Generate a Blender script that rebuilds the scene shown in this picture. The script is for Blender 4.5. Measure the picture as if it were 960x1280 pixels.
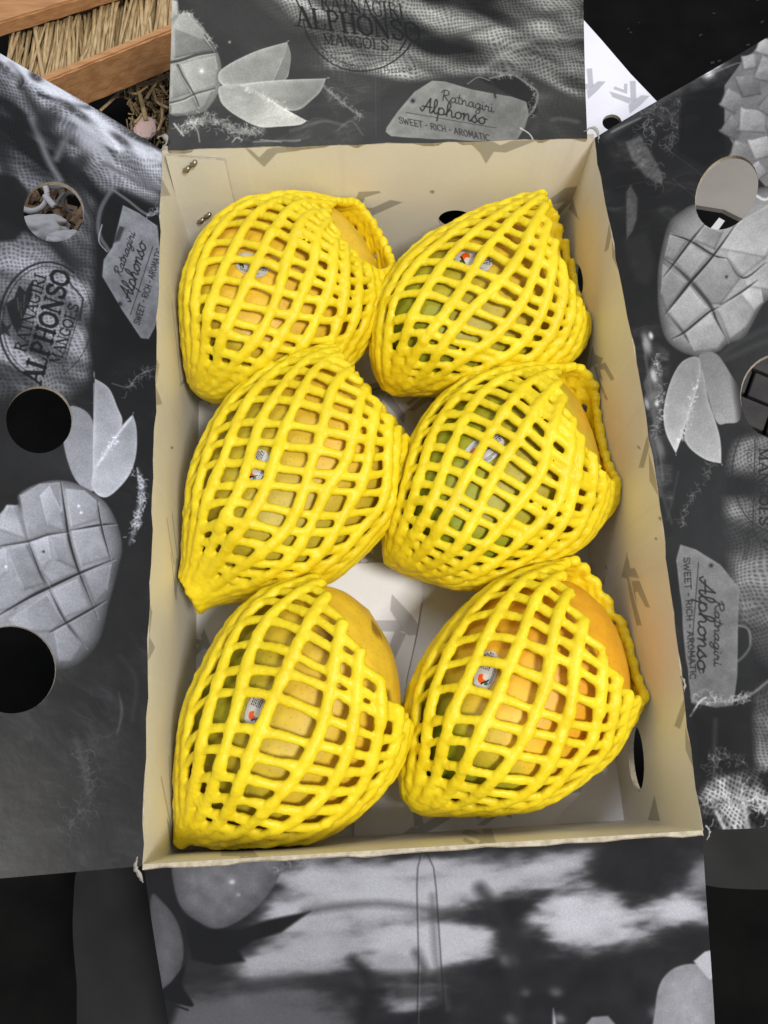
import bpy, bmesh, math, random
import numpy as np
from mathutils import Vector, Matrix, geometry
random.seed(7); rng = np.random.default_rng(11)
for o in list(bpy.data.objects): bpy.data.objects.remove(o)
scene = bpy.context.scene; COL = scene.collection
R = math.radians

# ------------------------------------------------------------------ camera
W, L, H = .2370, .36, .1160            # inside of the carton, metres
CAM = np.array([-.02609, .02609, .50357]); ROT = (.308142, -.024850, -.054979); FPX = 1075.38
cd = bpy.data.cameras.new('camera'); cam = bpy.data.objects.new('camera', cd); COL.objects.link(cam)
cam.location = CAM; cam.rotation_euler = ROT
cd.sensor_fit = 'VERTICAL'; cd.sensor_height = 36; cd.lens = FPX/1280*36; cd.clip_start = .01; cd.clip_end = 50
scene.camera = cam
def _rot(rx, ry, rz):
    cx, sx, cy, sy, cz, sz = math.cos(rx), math.sin(rx), math.cos(ry), math.sin(ry), math.cos(rz), math.sin(rz)
    X = np.array([[1,0,0],[0,cx,-sx],[0,sx,cx]]); Y = np.array([[cy,0,sy],[0,1,0],[-sy,0,cy]]); Z = np.array([[cz,-sz,0],[sz,cz,0],[0,0,1]])
    return Z @ Y @ X
RM = _rot(*ROT)
# ------------------------------------------------------------------ light
w = bpy.data.worlds.new('World'); scene.world = w; w.use_nodes = True
w.node_tree.nodes['Background'].inputs[0].default_value = (.86, .90, 1, 1)
w.node_tree.nodes['Background'].inputs[1].default_value = .44
def area(name, loc, target, size, power, col):
    l = bpy.data.lights.new(name, 'AREA'); l.shape = 'RECTANGLE'; l.size, l.size_y = size; l.energy = power; l.color = col
    o = bpy.data.objects.new(name, l); COL.objects.link(o); o.location = loc
    o.rotation_euler = (Vector(target)-Vector(loc)).to_track_quat('-Z', 'Y').to_euler(); return o
area('ceiling_light', (.42, -.34, 1.55), (0, .18, 0), (.30, .30), 23.5, (1, .96, .89))
area('ceiling_light', (-.35, .75, 1.9), (0, .15, 0), (1.1, .25), 9, (.93, .96, 1))
scene.view_settings.view_transform = 'Standard'; scene.view_settings.look = 'None'
scene.view_settings.exposure = 0; scene.view_settings.gamma = 1
scene.render.engine = 'CYCLES'

# ------------------------------------------------------------------ planes seen from the camera
def rays(px):
    px = np.atleast_2d(np.array(px, float))
    d = np.stack([(px[:,0]-480)/FPX, -(px[:,1]-640)/FPX, -np.ones(len(px))], 1)
    return d @ RM.T
class Plane:
    def __init__(s, O, U, V):
        s.O, s.U, s.V = [np.array(a, float) for a in (O, U, V)]; s.N = np.cross(s.U, s.V)
        if s.N @ (CAM-s.O) < 0: s.N = -s.N
    def uv(s, px):
        d = rays(px); t = ((s.O-CAM) @ s.N)/(d @ s.N); P = CAM+d*t[:,None]-s.O
        return np.stack([P @ s.U, P @ s.V], 1)
    def xyz(s, uv, n=0.):
        uv = np.atleast_2d(uv); return s.O+uv[:,:1]*s.U+uv[:,1:2]*s.V+n*s.N
def at(px, z=0.):
    d = rays(px); t = (z-CAM[2])/d[:,2]; return CAM+d*t[:,None]

# ------------------------------------------------------------------ object helpers
def link(name, me, mats=(), parent=None, smooth=False):
    for m in (mats if isinstance(mats, (list, tuple)) else [mats]): me.materials.append(m)
    o = bpy.data.objects.new(name, me); COL.objects.link(o)
    if parent is not None: o.parent = parent
    if smooth: me.polygons.foreach_set('use_smooth', [True]*len(me.polygons))
    return o
def tag(o, label, cat, group=None):
    o['label'] = label; o['category'] = cat
    if group: o['group'] = group
    return o
def empty(name, loc=(0,0,0)):
    o = bpy.data.objects.new(name, None); COL.objects.link(o); o.location = loc; o.empty_display_size = .02; return o
def put(o, parent):                         # parent, keeping world place (parents are unrotated)
    o.parent = parent; o.location = Vector(o.location)-Vector(parent.location); return o
def mesh(v, f, name='m'):
    me = bpy.data.meshes.new(name); me.from_pydata([tuple(map(float, a)) for a in v], [], f); me.update(); return me
def spline(P, n=8, closed=False):
    P = np.array(P, float); m = len(P); out = []
    rngk = range(m) if closed else range(m-1)
    for i in rngk:
        p0 = P[(i-1) % m] if closed or i > 0 else 2*P[0]-P[1]
        p1, p2 = P[i], P[(i+1) % m]
        p3 = P[(i+2) % m] if closed or i < m-2 else 2*P[-1]-P[-2]
        for k in range(n):
            t = k/n
            out.append(.5*((2*p1)+(-p0+p2)*t+(2*p0-5*p1+4*p2-p3)*t*t+(-p0+3*p1-3*p2+p3)*t**3))
    if not closed: out.append(P[-1])
    return np.array(out)
def resample(P, n):
    d = np.r_[0, np.cumsum(np.linalg.norm(np.diff(P, axis=0), axis=1))]; t = np.linspace(0, d[-1], n)
    return np.stack([np.interp(t, d, P[:,k]) for k in range(P.shape[1])], 1)
def tube_geo(P, r, sides=8, V=None, F=None, cap=True, flat=1.):
    """append a tube along P (n,3) with radii r to lists V,F"""
    P = np.array(P, float); n = len(P); r = np.broadcast_to(np.array(r, float), (n,))
    T = np.gradient(P, axis=0); T /= np.linalg.norm(T, axis=1)[:,None]+1e-12
    a = np.array([0,0,1.]) if abs(T[0][2]) < .9 else np.array([1.,0,0])
    b0 = len(V); N = np.cross(T[0], a); N /= np.linalg.norm(N)
    for i in range(n):
        N = N-(N @ T[i])*T[i]; N /= np.linalg.norm(N)+1e-12; B = np.cross(T[i], N)
        for k in range(sides):
            q = 2*math.pi*k/sides; V.append(P[i]+r[i]*(math.cos(q)*N+flat*math.sin(q)*B))
    for i in range(n-1):
        for k in range(sides):
            k2 = (k+1) % sides; F.append((b0+i*sides+k, b0+i*sides+k2, b0+(i+1)*sides+k2, b0+(i+1)*sides+k))
    if cap:
        F.append(tuple(b0+k for k in range(sides))[::-1]); F.append(tuple(b0+(n-1)*sides+k for k in range(sides)))

# ------------------------------------------------------------------ materials
def mat(name, col=(.5,.5,.5), rough=.5, **kw):
    m = bpy.data.materials.new(name); m.use_nodes = True; b = m.node_tree.nodes['Principled BSDF']
    b.inputs['Base Color'].default_value = (*col, 1); b.inputs['Roughness'].default_value = rough
    for k, v in kw.items(): b.inputs[k].default_value = v
    return m
def nodes(m): return m.node_tree.nodes, m.node_tree.links, m.node_tree.nodes['Principled BSDF']
def noise_col(m, c1, c2, scale, detail=4, stretch=(1,1,1), bump=0., bscale=None, lo=.35, hi=.65):
    N, K, b = nodes(m); tc = N.new('ShaderNodeTexCoord'); mp = N.new('ShaderNodeMapping'); mp.inputs['Scale'].default_value = stretch
    K.new(tc.outputs['Object'], mp.inputs[0]); n = N.new('ShaderNodeTexNoise'); n.inputs['Scale'].default_value = scale; n.inputs['Detail'].default_value = detail
    K.new(mp.outputs[0], n.inputs[0]); r = N.new('ShaderNodeValToRGB'); r.color_ramp.elements[0].position = lo; r.color_ramp.elements[1].position = hi
    r.color_ramp.elements[0].color = (*c1, 1); r.color_ramp.elements[1].color = (*c2, 1); K.new(n.outputs[0], r.inputs[0]); K.new(r.outputs[0], b.inputs['Base Color'])
    if bump:
        n2 = N.new('ShaderNodeTexNoise'); n2.inputs['Scale'].default_value = bscale or scale*4; n2.inputs['Detail'].default_value = 6; K.new(mp.outputs[0], n2.inputs[0])
        bp = N.new('ShaderNodeBump'); bp.inputs['Strength'].default_value = bump; bp.inputs['Distance'].default_value = .001; K.new(n2.outputs[0], bp.inputs['Height']); K.new(bp.outputs[0], b.inputs['Normal'])
    return m
def print_mat(name, img, rough=.38, gloss=.26, wrinkle=.12, wscale=30):
    m = mat(name, rough=rough); N, K, b = nodes(m)
    t = N.new('ShaderNodeTexImage'); t.image = img; t.interpolation = 'Cubic'; t.extension = 'EXTEND'
    K.new(t.outputs[0], b.inputs['Base Color']); b.inputs['Specular IOR Level'].default_value = gloss
    tc = N.new('ShaderNodeTexCoord'); n = N.new('ShaderNodeTexNoise'); n.inputs['Scale'].default_value = wscale; n.inputs['Detail'].default_value = 5
    K.new(tc.outputs['Object'], n.inputs[0]); bp = N.new('ShaderNodeBump'); bp.inputs['Strength'].default_value = wrinkle; bp.inputs['Distance'].default_value = .004
    K.new(n.outputs[0], bp.inputs['Height']); K.new(bp.outputs[0], b.inputs['Normal'])
    return m
kraft = noise_col(mat('kraft_board', rough=.85), (.36,.27,.17), (.46,.36,.24), 60, bump=.3)
board_edge = noise_col(mat('cut_board_edge', rough=.8), (.34,.29,.21), (.50,.44,.34), 260, stretch=(1,1,1), bump=.4)
dark_back = noise_col(mat('dark_printed_board', rough=.42), (.020,.020,.022), (.032,.032,.034), 14, bump=.15, bscale=60)

# ------------------------------------------------------------------ print artwork: grey value rasters painted in each board's own plane
def fbm(h, w_, scale, octs=4, seed=0):
    g = np.random.default_rng(seed); out = np.zeros((h, w_)); amp = 1.; tot = 0
    for o in range(octs):
        s = max(scale/2**o, 1.5); gh, gw = int(h/s)+4, int(w_/s)+4; a = g.random((gh, gw))
        y = np.arange(h)/s+1; x = np.arange(w_)/s+1; yi = y.astype(int); xi = x.astype(int); fy = y-yi; fx = x-xi
        fy = fy*fy*(3-2*fy); fx = fx*fx*(3-2*fx)
        r0 = a[yi][:, xi]*(1-fx)+a[yi][:, xi+1]*fx; r1 = a[yi+1][:, xi]*(1-fx)+a[yi+1][:, xi+1]*fx
        out += amp*(r0*(1-fy)[:,None]+r1*fy[:,None]); tot += amp; amp *= .5
    return out/tot
class Canvas:
    def __init__(s, plane, u0, u1, v0, v1, res=.00019, base=.1):
        s.p, s.u0, s.v0, s.res = plane, u0, v0, res; s.u1, s.v1 = u1, v1
        s.w = int((u1-u0)/res); s.h = int((v1-v0)/res); s.a = np.full((s.h, s.w), float(base)); s.seed = 1
    def T(s, px):
        q = s.p.uv(px); return np.stack([(q[:,0]-s.u0)/s.res, (q[:,1]-s.v0)/s.res], 1)
    def box(s, P, pad):
        x0, y0 = np.floor(P.min(0)-pad).astype(int); x1, y1 = np.ceil(P.max(0)+pad).astype(int)
        x0, y0 = max(x0, 0), max(y0, 0); x1, y1 = min(x1, s.w), min(y1, s.h)
        if x1 <= x0 or y1 <= y0: return None
        X, Y = np.meshgrid(np.arange(x0, x1)+.5, np.arange(y0, y1)+.5); return slice(y0, y1), slice(x0, x1), X, Y
    def sd(s, P, X, Y):
        D = np.full(X.shape, 1e18); ins = np.zeros(X.shape, bool); n = len(P)
        for i in range(n):
            ax, ay = P[i]; bx, by = P[(i+1) % n]; ex, ey = bx-ax, by-ay; L2 = ex*ex+ey*ey+1e-12
            t = np.clip(((X-ax)*ex+(Y-ay)*ey)/L2, 0, 1); D = np.minimum(D, (X-ax-t*ex)**2+(Y-ay-t*ey)**2)
            if ay != by: ins ^= ((ay > Y) != (by > Y)) & (X < ex*(Y-ay)/(ey)+ax)
        return np.sqrt(D)*np.where(ins, -1, 1)
    def poly(s, px, val, soft=1., alpha=1., smooth=False, edge=0., tex=0., texs=30, grad=None, rim=0.):
        """fill; edge: darker towards the outline, tex: mottling, grad=(pxA,valA,pxB,valB), rim: pale line on the outline"""
        P = s.T(spline(px, 6, True) if smooth else px); b = s.box(P, soft*3+2)
        if b is None: return
        sy, sx, X, Y = b; d = s.sd(P, X, Y); m = np.clip(.5-d/(2*soft), 0, 1)*alpha; v = np.full(X.shape, float(val))
        if grad:
            A, B = s.T([grad[0], grad[2]]); e = B-A; t = np.clip(((X-A[0])*e[0]+(Y-A[1])*e[1])/(e @ e), 0, 1); v = grad[1]+(grad[3]-grad[1])*t
        if edge: v = v-edge*np.exp(-np.maximum(-d, 0)/24.)
        if rim: v = v+rim*np.exp(-np.maximum(-d, 0)/5.)
        if tex: s.seed += 1; v = v+tex*(fbm(X.shape[0], X.shape[1], texs, 4, s.seed)-.5)*2
        s.a[sy, sx] = s.a[sy, sx]*(1-m)+v*m
    def line(s, px, val, wd, soft=.8, alpha=1., smooth=True, taper=False, uv=False):
        P = np.array(px, float)
        if smooth and len(P) > 2: P = spline(P, 5)
        if not uv: P = s.T(P)
        b = s.box(P, wd+soft*3+2)
        if b is None: return
        sy, sx, X, Y = b; D = np.full(X.shape, 1e18); n = len(P)-1
        for i in range(n):
            ax, ay = P[i]; ex, ey = P[i+1]-P[i]; t = np.clip(((X-ax)*ex+(Y-ay)*ey)/(ex*ex+ey*ey+1e-12), 0, 1)
            dd = np.hypot(X-ax-t*ex, Y-ay-t*ey)
            if taper: k = (i+t)/n; dd = dd+wd/2*(1-np.sin(np.clip(k, 0, 1)*math.pi)*.95)
            D = np.minimum(D, dd)
        m = np.clip(.5-(D-wd/2)/(2*soft), 0, 1)*alpha; s.a[sy, sx] = s.a[sy, sx]*(1-m)+val*m
    def blob(s, c, rx, ry, ang, val, alpha=1., p=2.):
        a = math.radians(ang); c = np.array(c, float); ex = np.array([math.cos(a), math.sin(a)]); ey = np.array([-ex[1], ex[0]])
        C, A, B = s.T([c, c+ex*rx, c+ey*ry]); M = np.array([A-C, B-C]).T; Mi = np.linalg.inv(M)
        ext = np.abs(M).sum(1)*1.9; b = s.box(np.array([C-ext, C+ext]), 0)
        if b is None: return
        sy, sx, X, Y = b; q = np.stack([X-C[0], Y-C[1]], -1) @ Mi.T; r = np.hypot(q[...,0], q[...,1]); m = np.exp(-r**p)*alpha
        s.a[sy, sx] = s.a[sy, sx]*(1-m)+val*m
    def weave(s, px, bright, period=5.2, amp=.5, soft=26, alpha=1., ang=0, fold=.5, seed=5, smooth=True, foldscale=70, fdir=None):
        """burlap: a warped two-way weave under broad folds"""
        P = s.T(spline(px, 5, True) if smooth else px); b = s.box(P, soft*2)
        if b is None: return
        sy, sx, X, Y = b; d = s.sd(P, X, Y); m = np.clip(.5-d/(2*soft), 0, 1)*alpha; h, w_ = X.shape
        wx = fbm(h, w_, 130, 3, seed)*70; wy = fbm(h, w_, 130, 3, seed+1)*70; a = math.radians(ang); k = 2*math.pi/(period*2.35)
        A = (X*math.cos(a)+Y*math.sin(a)+wx)*k; B = (-X*math.sin(a)+Y*math.cos(a)+wy)*k
        th = (.5+.5*np.cos(A))*(.5+.5*np.cos(B)); th = 1-np.clip(th*1.6, 0, 1)
        big = fbm(900, 900, foldscale*.6, 3, seed+2); fa = math.radians(fdir or 0); wv = 60*fbm(h, w_, 160, 2, seed+3)
        Qa = (X*math.cos(fa)+Y*math.sin(fa))*(.28 if fdir is not None else 1)+5000; Qb = -X*math.sin(fa)+Y*math.cos(fa)+wv+5000
        F = big[np.abs((Qb % 1800)-900).astype(int).clip(0, 899), np.abs((Qa % 1800)-900).astype(int).clip(0, 899)]
        F = np.clip((F-.5)*fold*2.6+.68, .2, 1.25)
        v = bright*F*(1-amp+amp*th)*(1+.25*(fbm(h, w_, 5, 2, seed+4)-.5))
        s.a[sy, sx] = s.a[sy, sx]*(1-m)+v*m
    def murk(s, px, amt, fdir=45, seed=1, scale=60, soft=14, pw=5, stretch=.3):
        """crumpled dark cloth: pale creases along one direction"""
        P = s.T(px); b = s.box(P, soft*2)
        if b is None: return
        sy, sx, X, Y = b; m = np.clip(.5-s.sd(P, X, Y)/(2*soft), 0, 1); h, w_ = X.shape
        big = fbm(700, 700, scale, 5, seed); fa = math.radians(fdir); wv = 80*fbm(h, w_, 120, 3, seed+3)
        Qa = (X*math.cos(fa)+Y*math.sin(fa))*stretch+4000; Qb = -X*math.sin(fa)+Y*math.cos(fa)+wv+4000
        F = big[np.abs((Qb % 1400)-700).astype(int).clip(0, 699), np.abs((Qa % 1400)-700).astype(int).clip(0, 699)]
        rdg = .35*(1-np.abs(2*F-1)*1.6).clip(0, 1)**pw+.65*((F-.42)*2.6).clip(0, 1)**2; s.a[sy, sx] += m*amt*.55*rdg*((fbm(h, w_, 110, 3, seed+5)-.40)*4).clip(0, 1.3)*(.7+.6*fbm(h, w_, 4, 2, seed+6))
    def fray(s, px, val, n=40, ln=10, wd=1.3, alpha=.7, seed=3, spread=6):
        g = np.random.default_rng(seed); P = spline(px, 10)
        for i in range(n):
            c = P[g.integers(len(P))]+g.normal(0, spread, 2)*.6; a = g.uniform(0, 2*math.pi); l = ln*g.uniform(.4, 1)
            q = [c, c+l*.5*np.array([math.cos(a), math.sin(a)])+g.normal(0, 1, 2), c+l*np.array([math.cos(a+.5), math.sin(a+.5)])]
            s.line(q, val*g.uniform(.7, 1.1), wd*g.uniform(.6, 1.2), alpha=alpha)
    def grain(s, amt=.03, seed=9):
        s.a *= 1+amt*2*(fbm(s.h, s.w, 2.2, 2, seed)-.5); s.a += .012*(fbm(s.h, s.w, 60, 4, seed+1)-.5)*2
    def soften(s, k=1):
        for _ in range(k):
            a = s.a; b = a.copy(); b[1:-1] = (a[:-2]+2*a[1:-1]+a[2:])/4; c_ = b.copy(); c_[:,1:-1] = (b[:,:-2]+2*b[:,1:-1]+b[:,2:])/4; s.a = c_
    def image(s, name, tint=(1,1,1), lo=.0):
        h, w_ = s.a.shape; px = np.ones((h, w_, 4), np.float32); g = np.clip(s.a, lo, 1)**(1.12 if s.res < .00025 else 1)
        for k in range(3): px[..., k] = np.clip(g*tint[k], 0, 1)
        im = bpy.data.images.new(name, w_, h); im.pixels.foreach_set(px.ravel()); im.update(); im.pack(); return im

# ---- lettering as strokes (x, y up, cap height 1); entries: (points, width factor)
def serif_glyphs():
    t, n, s_ = 1.0, .5, .42
    def st(x): return ([(x,0),(x,1)], t)
    def sf(x, y, hw=.17): return ([(x-hw,y),(x+hw,y)], s_)
    A = [([(.1,0),(.4,1)], n), ([(.42,1),(.72,0)], t), ([(.2,.34),(.6,.34)], n), sf(.1,0), sf(.72,0)]
    O = [([(.4,1),(.12,.82),(.06,.5),(.12,.18),(.4,0),(.68,.18),(.74,.5),(.68,.82),(.4,1)], .85)]
    return {'A':(A,.82),'L':([st(.2),sf(.2,0),sf(.2,1),([(.2,0),(.62,0),(.66,.25)],s_)],.74),
     'P':([st(.2),sf(.2,0),sf(.2,1,.12),([(.2,1),(.5,1),(.66,.78),(.5,.5),(.2,.48)],.7)],.74),
     'H':([st(.18),st(.68),sf(.18,0),sf(.18,1),sf(.68,0),sf(.68,1),([(.18,.5),(.68,.5)],n)],.88),'O':(O,.82),
     'N':([([(.15,0),(.15,1)],n),([(.15,1),(.68,0)],t),([(.68,0),(.68,1)],n),sf(.15,0,.12),sf(.1,1,.08),sf(.68,1,.12)],.86),
     'S':([([(.6,.8),(.45,1),(.2,.95),(.12,.75),(.3,.56),(.55,.42),(.62,.2),(.45,0),(.2,.03),(.1,.22)],.8),([(.62,.75),(.62,1)],s_),([(.1,0),(.1,.25)],s_)],.72),
     'R':([st(.2),sf(.2,0),sf(.2,1,.12),([(.2,1),(.5,1),(.64,.78),(.5,.54),(.2,.52)],.65),([(.42,.5),(.72,0)],t),sf(.74,0,.08)],.82),
     'T':([st(.38),sf(.38,0),([(.04,.76),(.06,1),(.7,1),(.72,.76)],s_)],.76),
     'G':([([(.66,.78),(.45,1),(.2,.9),(.08,.5),(.2,.1),(.45,0),(.66,.12),(.66,.42)],.8),sf(.62,.42,.14),([(.66,.75),(.66,1)],s_)],.82),
     'I':([st(.2),sf(.2,0),sf(.2,1)],.42),
     'M':([([(.14,0),(.14,1)],n),([(.14,1),(.45,.1)],t),([(.45,.1),(.76,1)],n),([(.76,1),(.76,0)],t),sf(.14,0,.12),sf(.12,1,.1),sf(.78,1,.1),sf(.76,0,.14)],.98),
     'E':([st(.2),([(.2,0),(.66,0)],s_),([(.2,1),(.66,1)],s_),([(.2,.5),(.58,.5)],s_),sf(.14,0,.1),sf(.14,1,.1)],.78)}
def plain_glyphs():
    return {'S':([([(.5,.85),(.3,1),(.1,.85),(.15,.6),(.45,.42),(.5,.15),(.28,0),(.05,.15)],1)],.62),
     'W':([([(.02,1),(.2,0)],1),([(.2,0),(.38,.8)],1),([(.38,.8),(.55,0)],1),([(.55,0),(.75,1)],1)],.85),
     'E':([([(.1,0),(.1,1)],1),([(.1,1),(.48,1)],1),([(.1,.5),(.42,.5)],1),([(.1,0),(.5,0)],1)],.6),
     'T':([([(.28,0),(.28,1)],1),([(0,1),(.56,1)],1)],.62),'I':([([(.1,0),(.1,1)],1)],.26),
     'R':([([(.1,0),(.1,1)],1),([(.1,1),(.4,.98),(.5,.75),(.38,.52),(.1,.5)],1),([(.25,.5),(.52,0)],1)],.64),
     'C':([([(.52,.85),(.3,1),(.08,.75),(.06,.3),(.28,0),(.52,.12)],1)],.62),
     'H':([([(.1,0),(.1,1)],1),([(.5,0),(.5,1)],1),([(.1,.5),(.5,.5)],1)],.66),
     'A':([([(.02,0),(.28,1)],1),([(.28,1),(.54,0)],1),([(.12,.36),(.44,.36)],1)],.64),
     'O':([([(.3,1),(.08,.7),(.08,.3),(.3,0),(.52,.3),(.52,.7),(.3,1)],1)],.68),
     'M':([([(.08,0),(.1,1)],1),([(.1,1),(.34,.3)],1),([(.34,.3),(.58,1)],1),([(.58,1),(.62,0)],1)],.76),
     '-':([([(.05,.48),(.3,.48)],1)],.4),' ':([],.3),'.':([([(.1,.45),(.16,.45)],1.4)],.3),
     '1':([([(.1,.8),(.25,1)],1),([(.25,1),(.25,0)],1)],.42),'0':([([(.28,1),(.08,.7),(.08,.3),(.28,0),(.48,.3),(.48,.7),(.28,1)],1)],.6),
     '%':([([(.05,0),(.6,1)],.8),([(.15,.9),(.05,.75),(.18,.6),(.28,.75),(.15,.9)],.8),([(.5,.4),(.4,.25),(.52,.1),(.62,.25),(.5,.4)],.8)],.72),
     'N':([([(.1,0),(.1,1)],1),([(.1,1),(.5,0)],1),([(.5,0),(.5,1)],1)],.64),
     'G':([([(.52,.85),(.3,1),(.08,.75),(.06,.3),(.28,0),(.52,.12),(.52,.42),(.34,.42)],1)],.66),
     'P':([([(.1,0),(.1,1)],1),([(.1,1),(.4,.98),(.5,.75),(.38,.5),(.1,.48)],1)],.6),
     'a':([([(.42,.5),(.2,.6),(.06,.3),(.2,0),(.42,.2)],1),([(.42,.6),(.42,0)],1)],.54),
     't':([([(.15,.9),(.15,.1),(.32,.02)],1),([(.0,.62),(.32,.62)],1)],.38),
     'u':([([(.08,.6),(.08,.15),(.25,0),(.42,.15)],1),([(.42,.6),(.42,0)],1)],.54),
     'r':([([(.1,.6),(.1,0)],1),([(.1,.4),(.25,.6),(.36,.55)],1)],.38),
     'l':([([(.1,1),(.1,0)],1)],.24),'o':([([(.25,.6),(.06,.4),(.08,.12),(.25,0),(.44,.2),(.42,.48),(.25,.6)],1)],.54),
     'e':([([(.08,.32),(.44,.34),(.36,.56),(.15,.56),(.06,.25),(.22,0),(.42,.1)],1)],.52),
     'c':([([(.42,.5),(.22,.6),(.06,.3),(.22,0),(.42,.1)],1)],.48),
     'd':([([(.42,.5),(.2,.6),(.06,.3),(.2,0),(.42,.2)],1),([(.42,1),(.42,0)],1)],.54)}
def script_glyphs():
    g = {'a':([[(.5,.42),(.3,.5),(.1,.3),(.12,.06),(.28,.0),(.46,.2),(.5,.45)],[(.5,.45),(.48,.1),(.58,0),(.7,.12)]],.62),
     't':([[(.24,.92),(.16,.2),(.26,0),(.42,.12)],[(.0,.6),(.42,.64)]],.38),
     'n':([[(.02,.42),(.12,.48),(.1,0)],[(.1,.2),(.3,.5),(.42,.38),(.42,.1),(.52,0),(.64,.12)]],.58),
     'g':([[(.5,.42),(.3,.5),(.1,.3),(.12,.06),(.28,.0),(.46,.2),(.5,.45)],[(.5,.45),(.46,-.25),(.28,-.5),(.1,-.38),(.3,-.1),(.68,.12)]],.62),
     'i':([[(.1,.48),(.1,.12),(.2,0),(.34,.12)],[(.12,.74),(.13,.76)]],.3),
     'r':([[(.0,.3),(.14,.56),(.16,.42),(.34,.44),(.32,.12),(.42,0),(.56,.12)]],.5),
     'l':([[(.02,.12),(.3,.7),(.26,1.05),(.15,.9),(.12,.2),(.22,0),(.36,.12)]],.32),
     'p':([[(.12,.5),(.02,-.5)],[(.08,.3),(.28,.52),(.46,.34),(.4,.06),(.2,0),(.1,.1)],[(.4,.06),(.6,.12)]],.54),
     'h':([[(.02,.12),(.32,.75),(.27,1.05),(.15,.85),(.1,0)],[(.1,.22),(.3,.5),(.42,.36),(.42,.1),(.52,0),(.64,.12)]],.58),
     'o':([[(.32,.5),(.1,.34),(.12,.06),(.3,0),(.46,.18),(.42,.42),(.3,.5)],[(.42,.42),(.6,.4)]],.54),
     's':([[(.0,.1),(.28,.56),(.28,.38),(.4,.16),(.26,-.02),(.06,.06)],[(.38,.1),(.5,.14)]],.44),
     'R':([[(.24,.95),(.1,-.02)],[(.0,.72),(.2,1.02),(.58,1.02),(.62,.7),(.2,.48)],[(.24,.5),(.56,.04),(.76,.1)]],.74),
     'A':([[(-.05,.2),(.08,0),(.3,.4),(.6,1.05)],[(.6,1.05),(.58,.1),(.68,.0),(.8,.12)],[(.08,.36),(.7,.4)]],.74)}
    return {k: ([(p, 1) for p in v[0]], v[1]) for k, v in g.items()}
SER, PLA, SCR = serif_glyphs(), plain_glyphs(), script_glyphs()
def text(c, s, font, a, b, up, wt, val, alpha=.85, shear=0., arc=0., space=1.0):
    """write s from px a to px b (baseline), up = px vector of the cap height; arc = sagitta in cap heights"""
    a = np.array(a, float); b = np.array(b, float); up = np.array(up, float)
    tot = sum(font[ch][1] for ch in s); sx = (b-a)/tot; x = 0
    for ch in s:
        gl, adv = font[ch]
        for pts, wf in gl:
            q = []
            P = spline(pts, 5) if len(pts) > 2 and font is not SER or len(pts) > 5 else np.array(pts, float)
            for (gx, gy) in P:
                t = (x+gx+shear*gy)/tot; k = arc*(4*(t-.5)**2-1); q.append(a+sx*(x+gx+shear*gy)+up*(gy+k))
            c.line(q, val, wt*wf, soft=.7, alpha=alpha, smooth=False)
        x += adv
def ring(c, ce, rx, ry, ang, val, wd, a0=0, a1=360, alpha=.7):
    t = np.radians(np.linspace(a0, a1, 50)); a = math.radians(ang)
    P = [(ce[0]+rx*math.cos(q)*math.cos(a)-ry*math.sin(q)*math.sin(a), ce[1]+rx*math.cos(q)*math.sin(a)+ry*math.sin(q)*math.cos(a)) for q in t]
    c.line(P, val, wd, alpha=alpha, smooth=False)
def S(pts, sc, ox, oy): return [(ox+x/sc, oy+y/sc) for x, y in pts]

# ---- the grey mark printed all over the inside of the carton
MARK = [[(300,262),(345,310),(384,362),(342,366),(325,352),(296,302)], [(226,328),(322,328),(328,356),(226,356)],
        [(308,352),(336,362),(300,442),(272,456)], [(238,368),(288,371),(262,436),(249,430),(267,386),(238,384)]]
def mark(c, ce, size, ang, val=.5, alpha=.8, sq=1., flip=1, kx=1., ky=1.):
    a = math.radians(ang); cc, ss = math.cos(a), math.sin(a)
    for pl in MARK:
        q = []
        for x, y in pl:
            X = (x-305)/100*size*flip; Y = (y-355)/100*size*sq; q.append((ce[0]+kx*(cc*X-ss*Y), ce[1]+ky*(ss*X+cc*Y)))
        c.poly(q, val, soft=.9, alpha=alpha)

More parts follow.
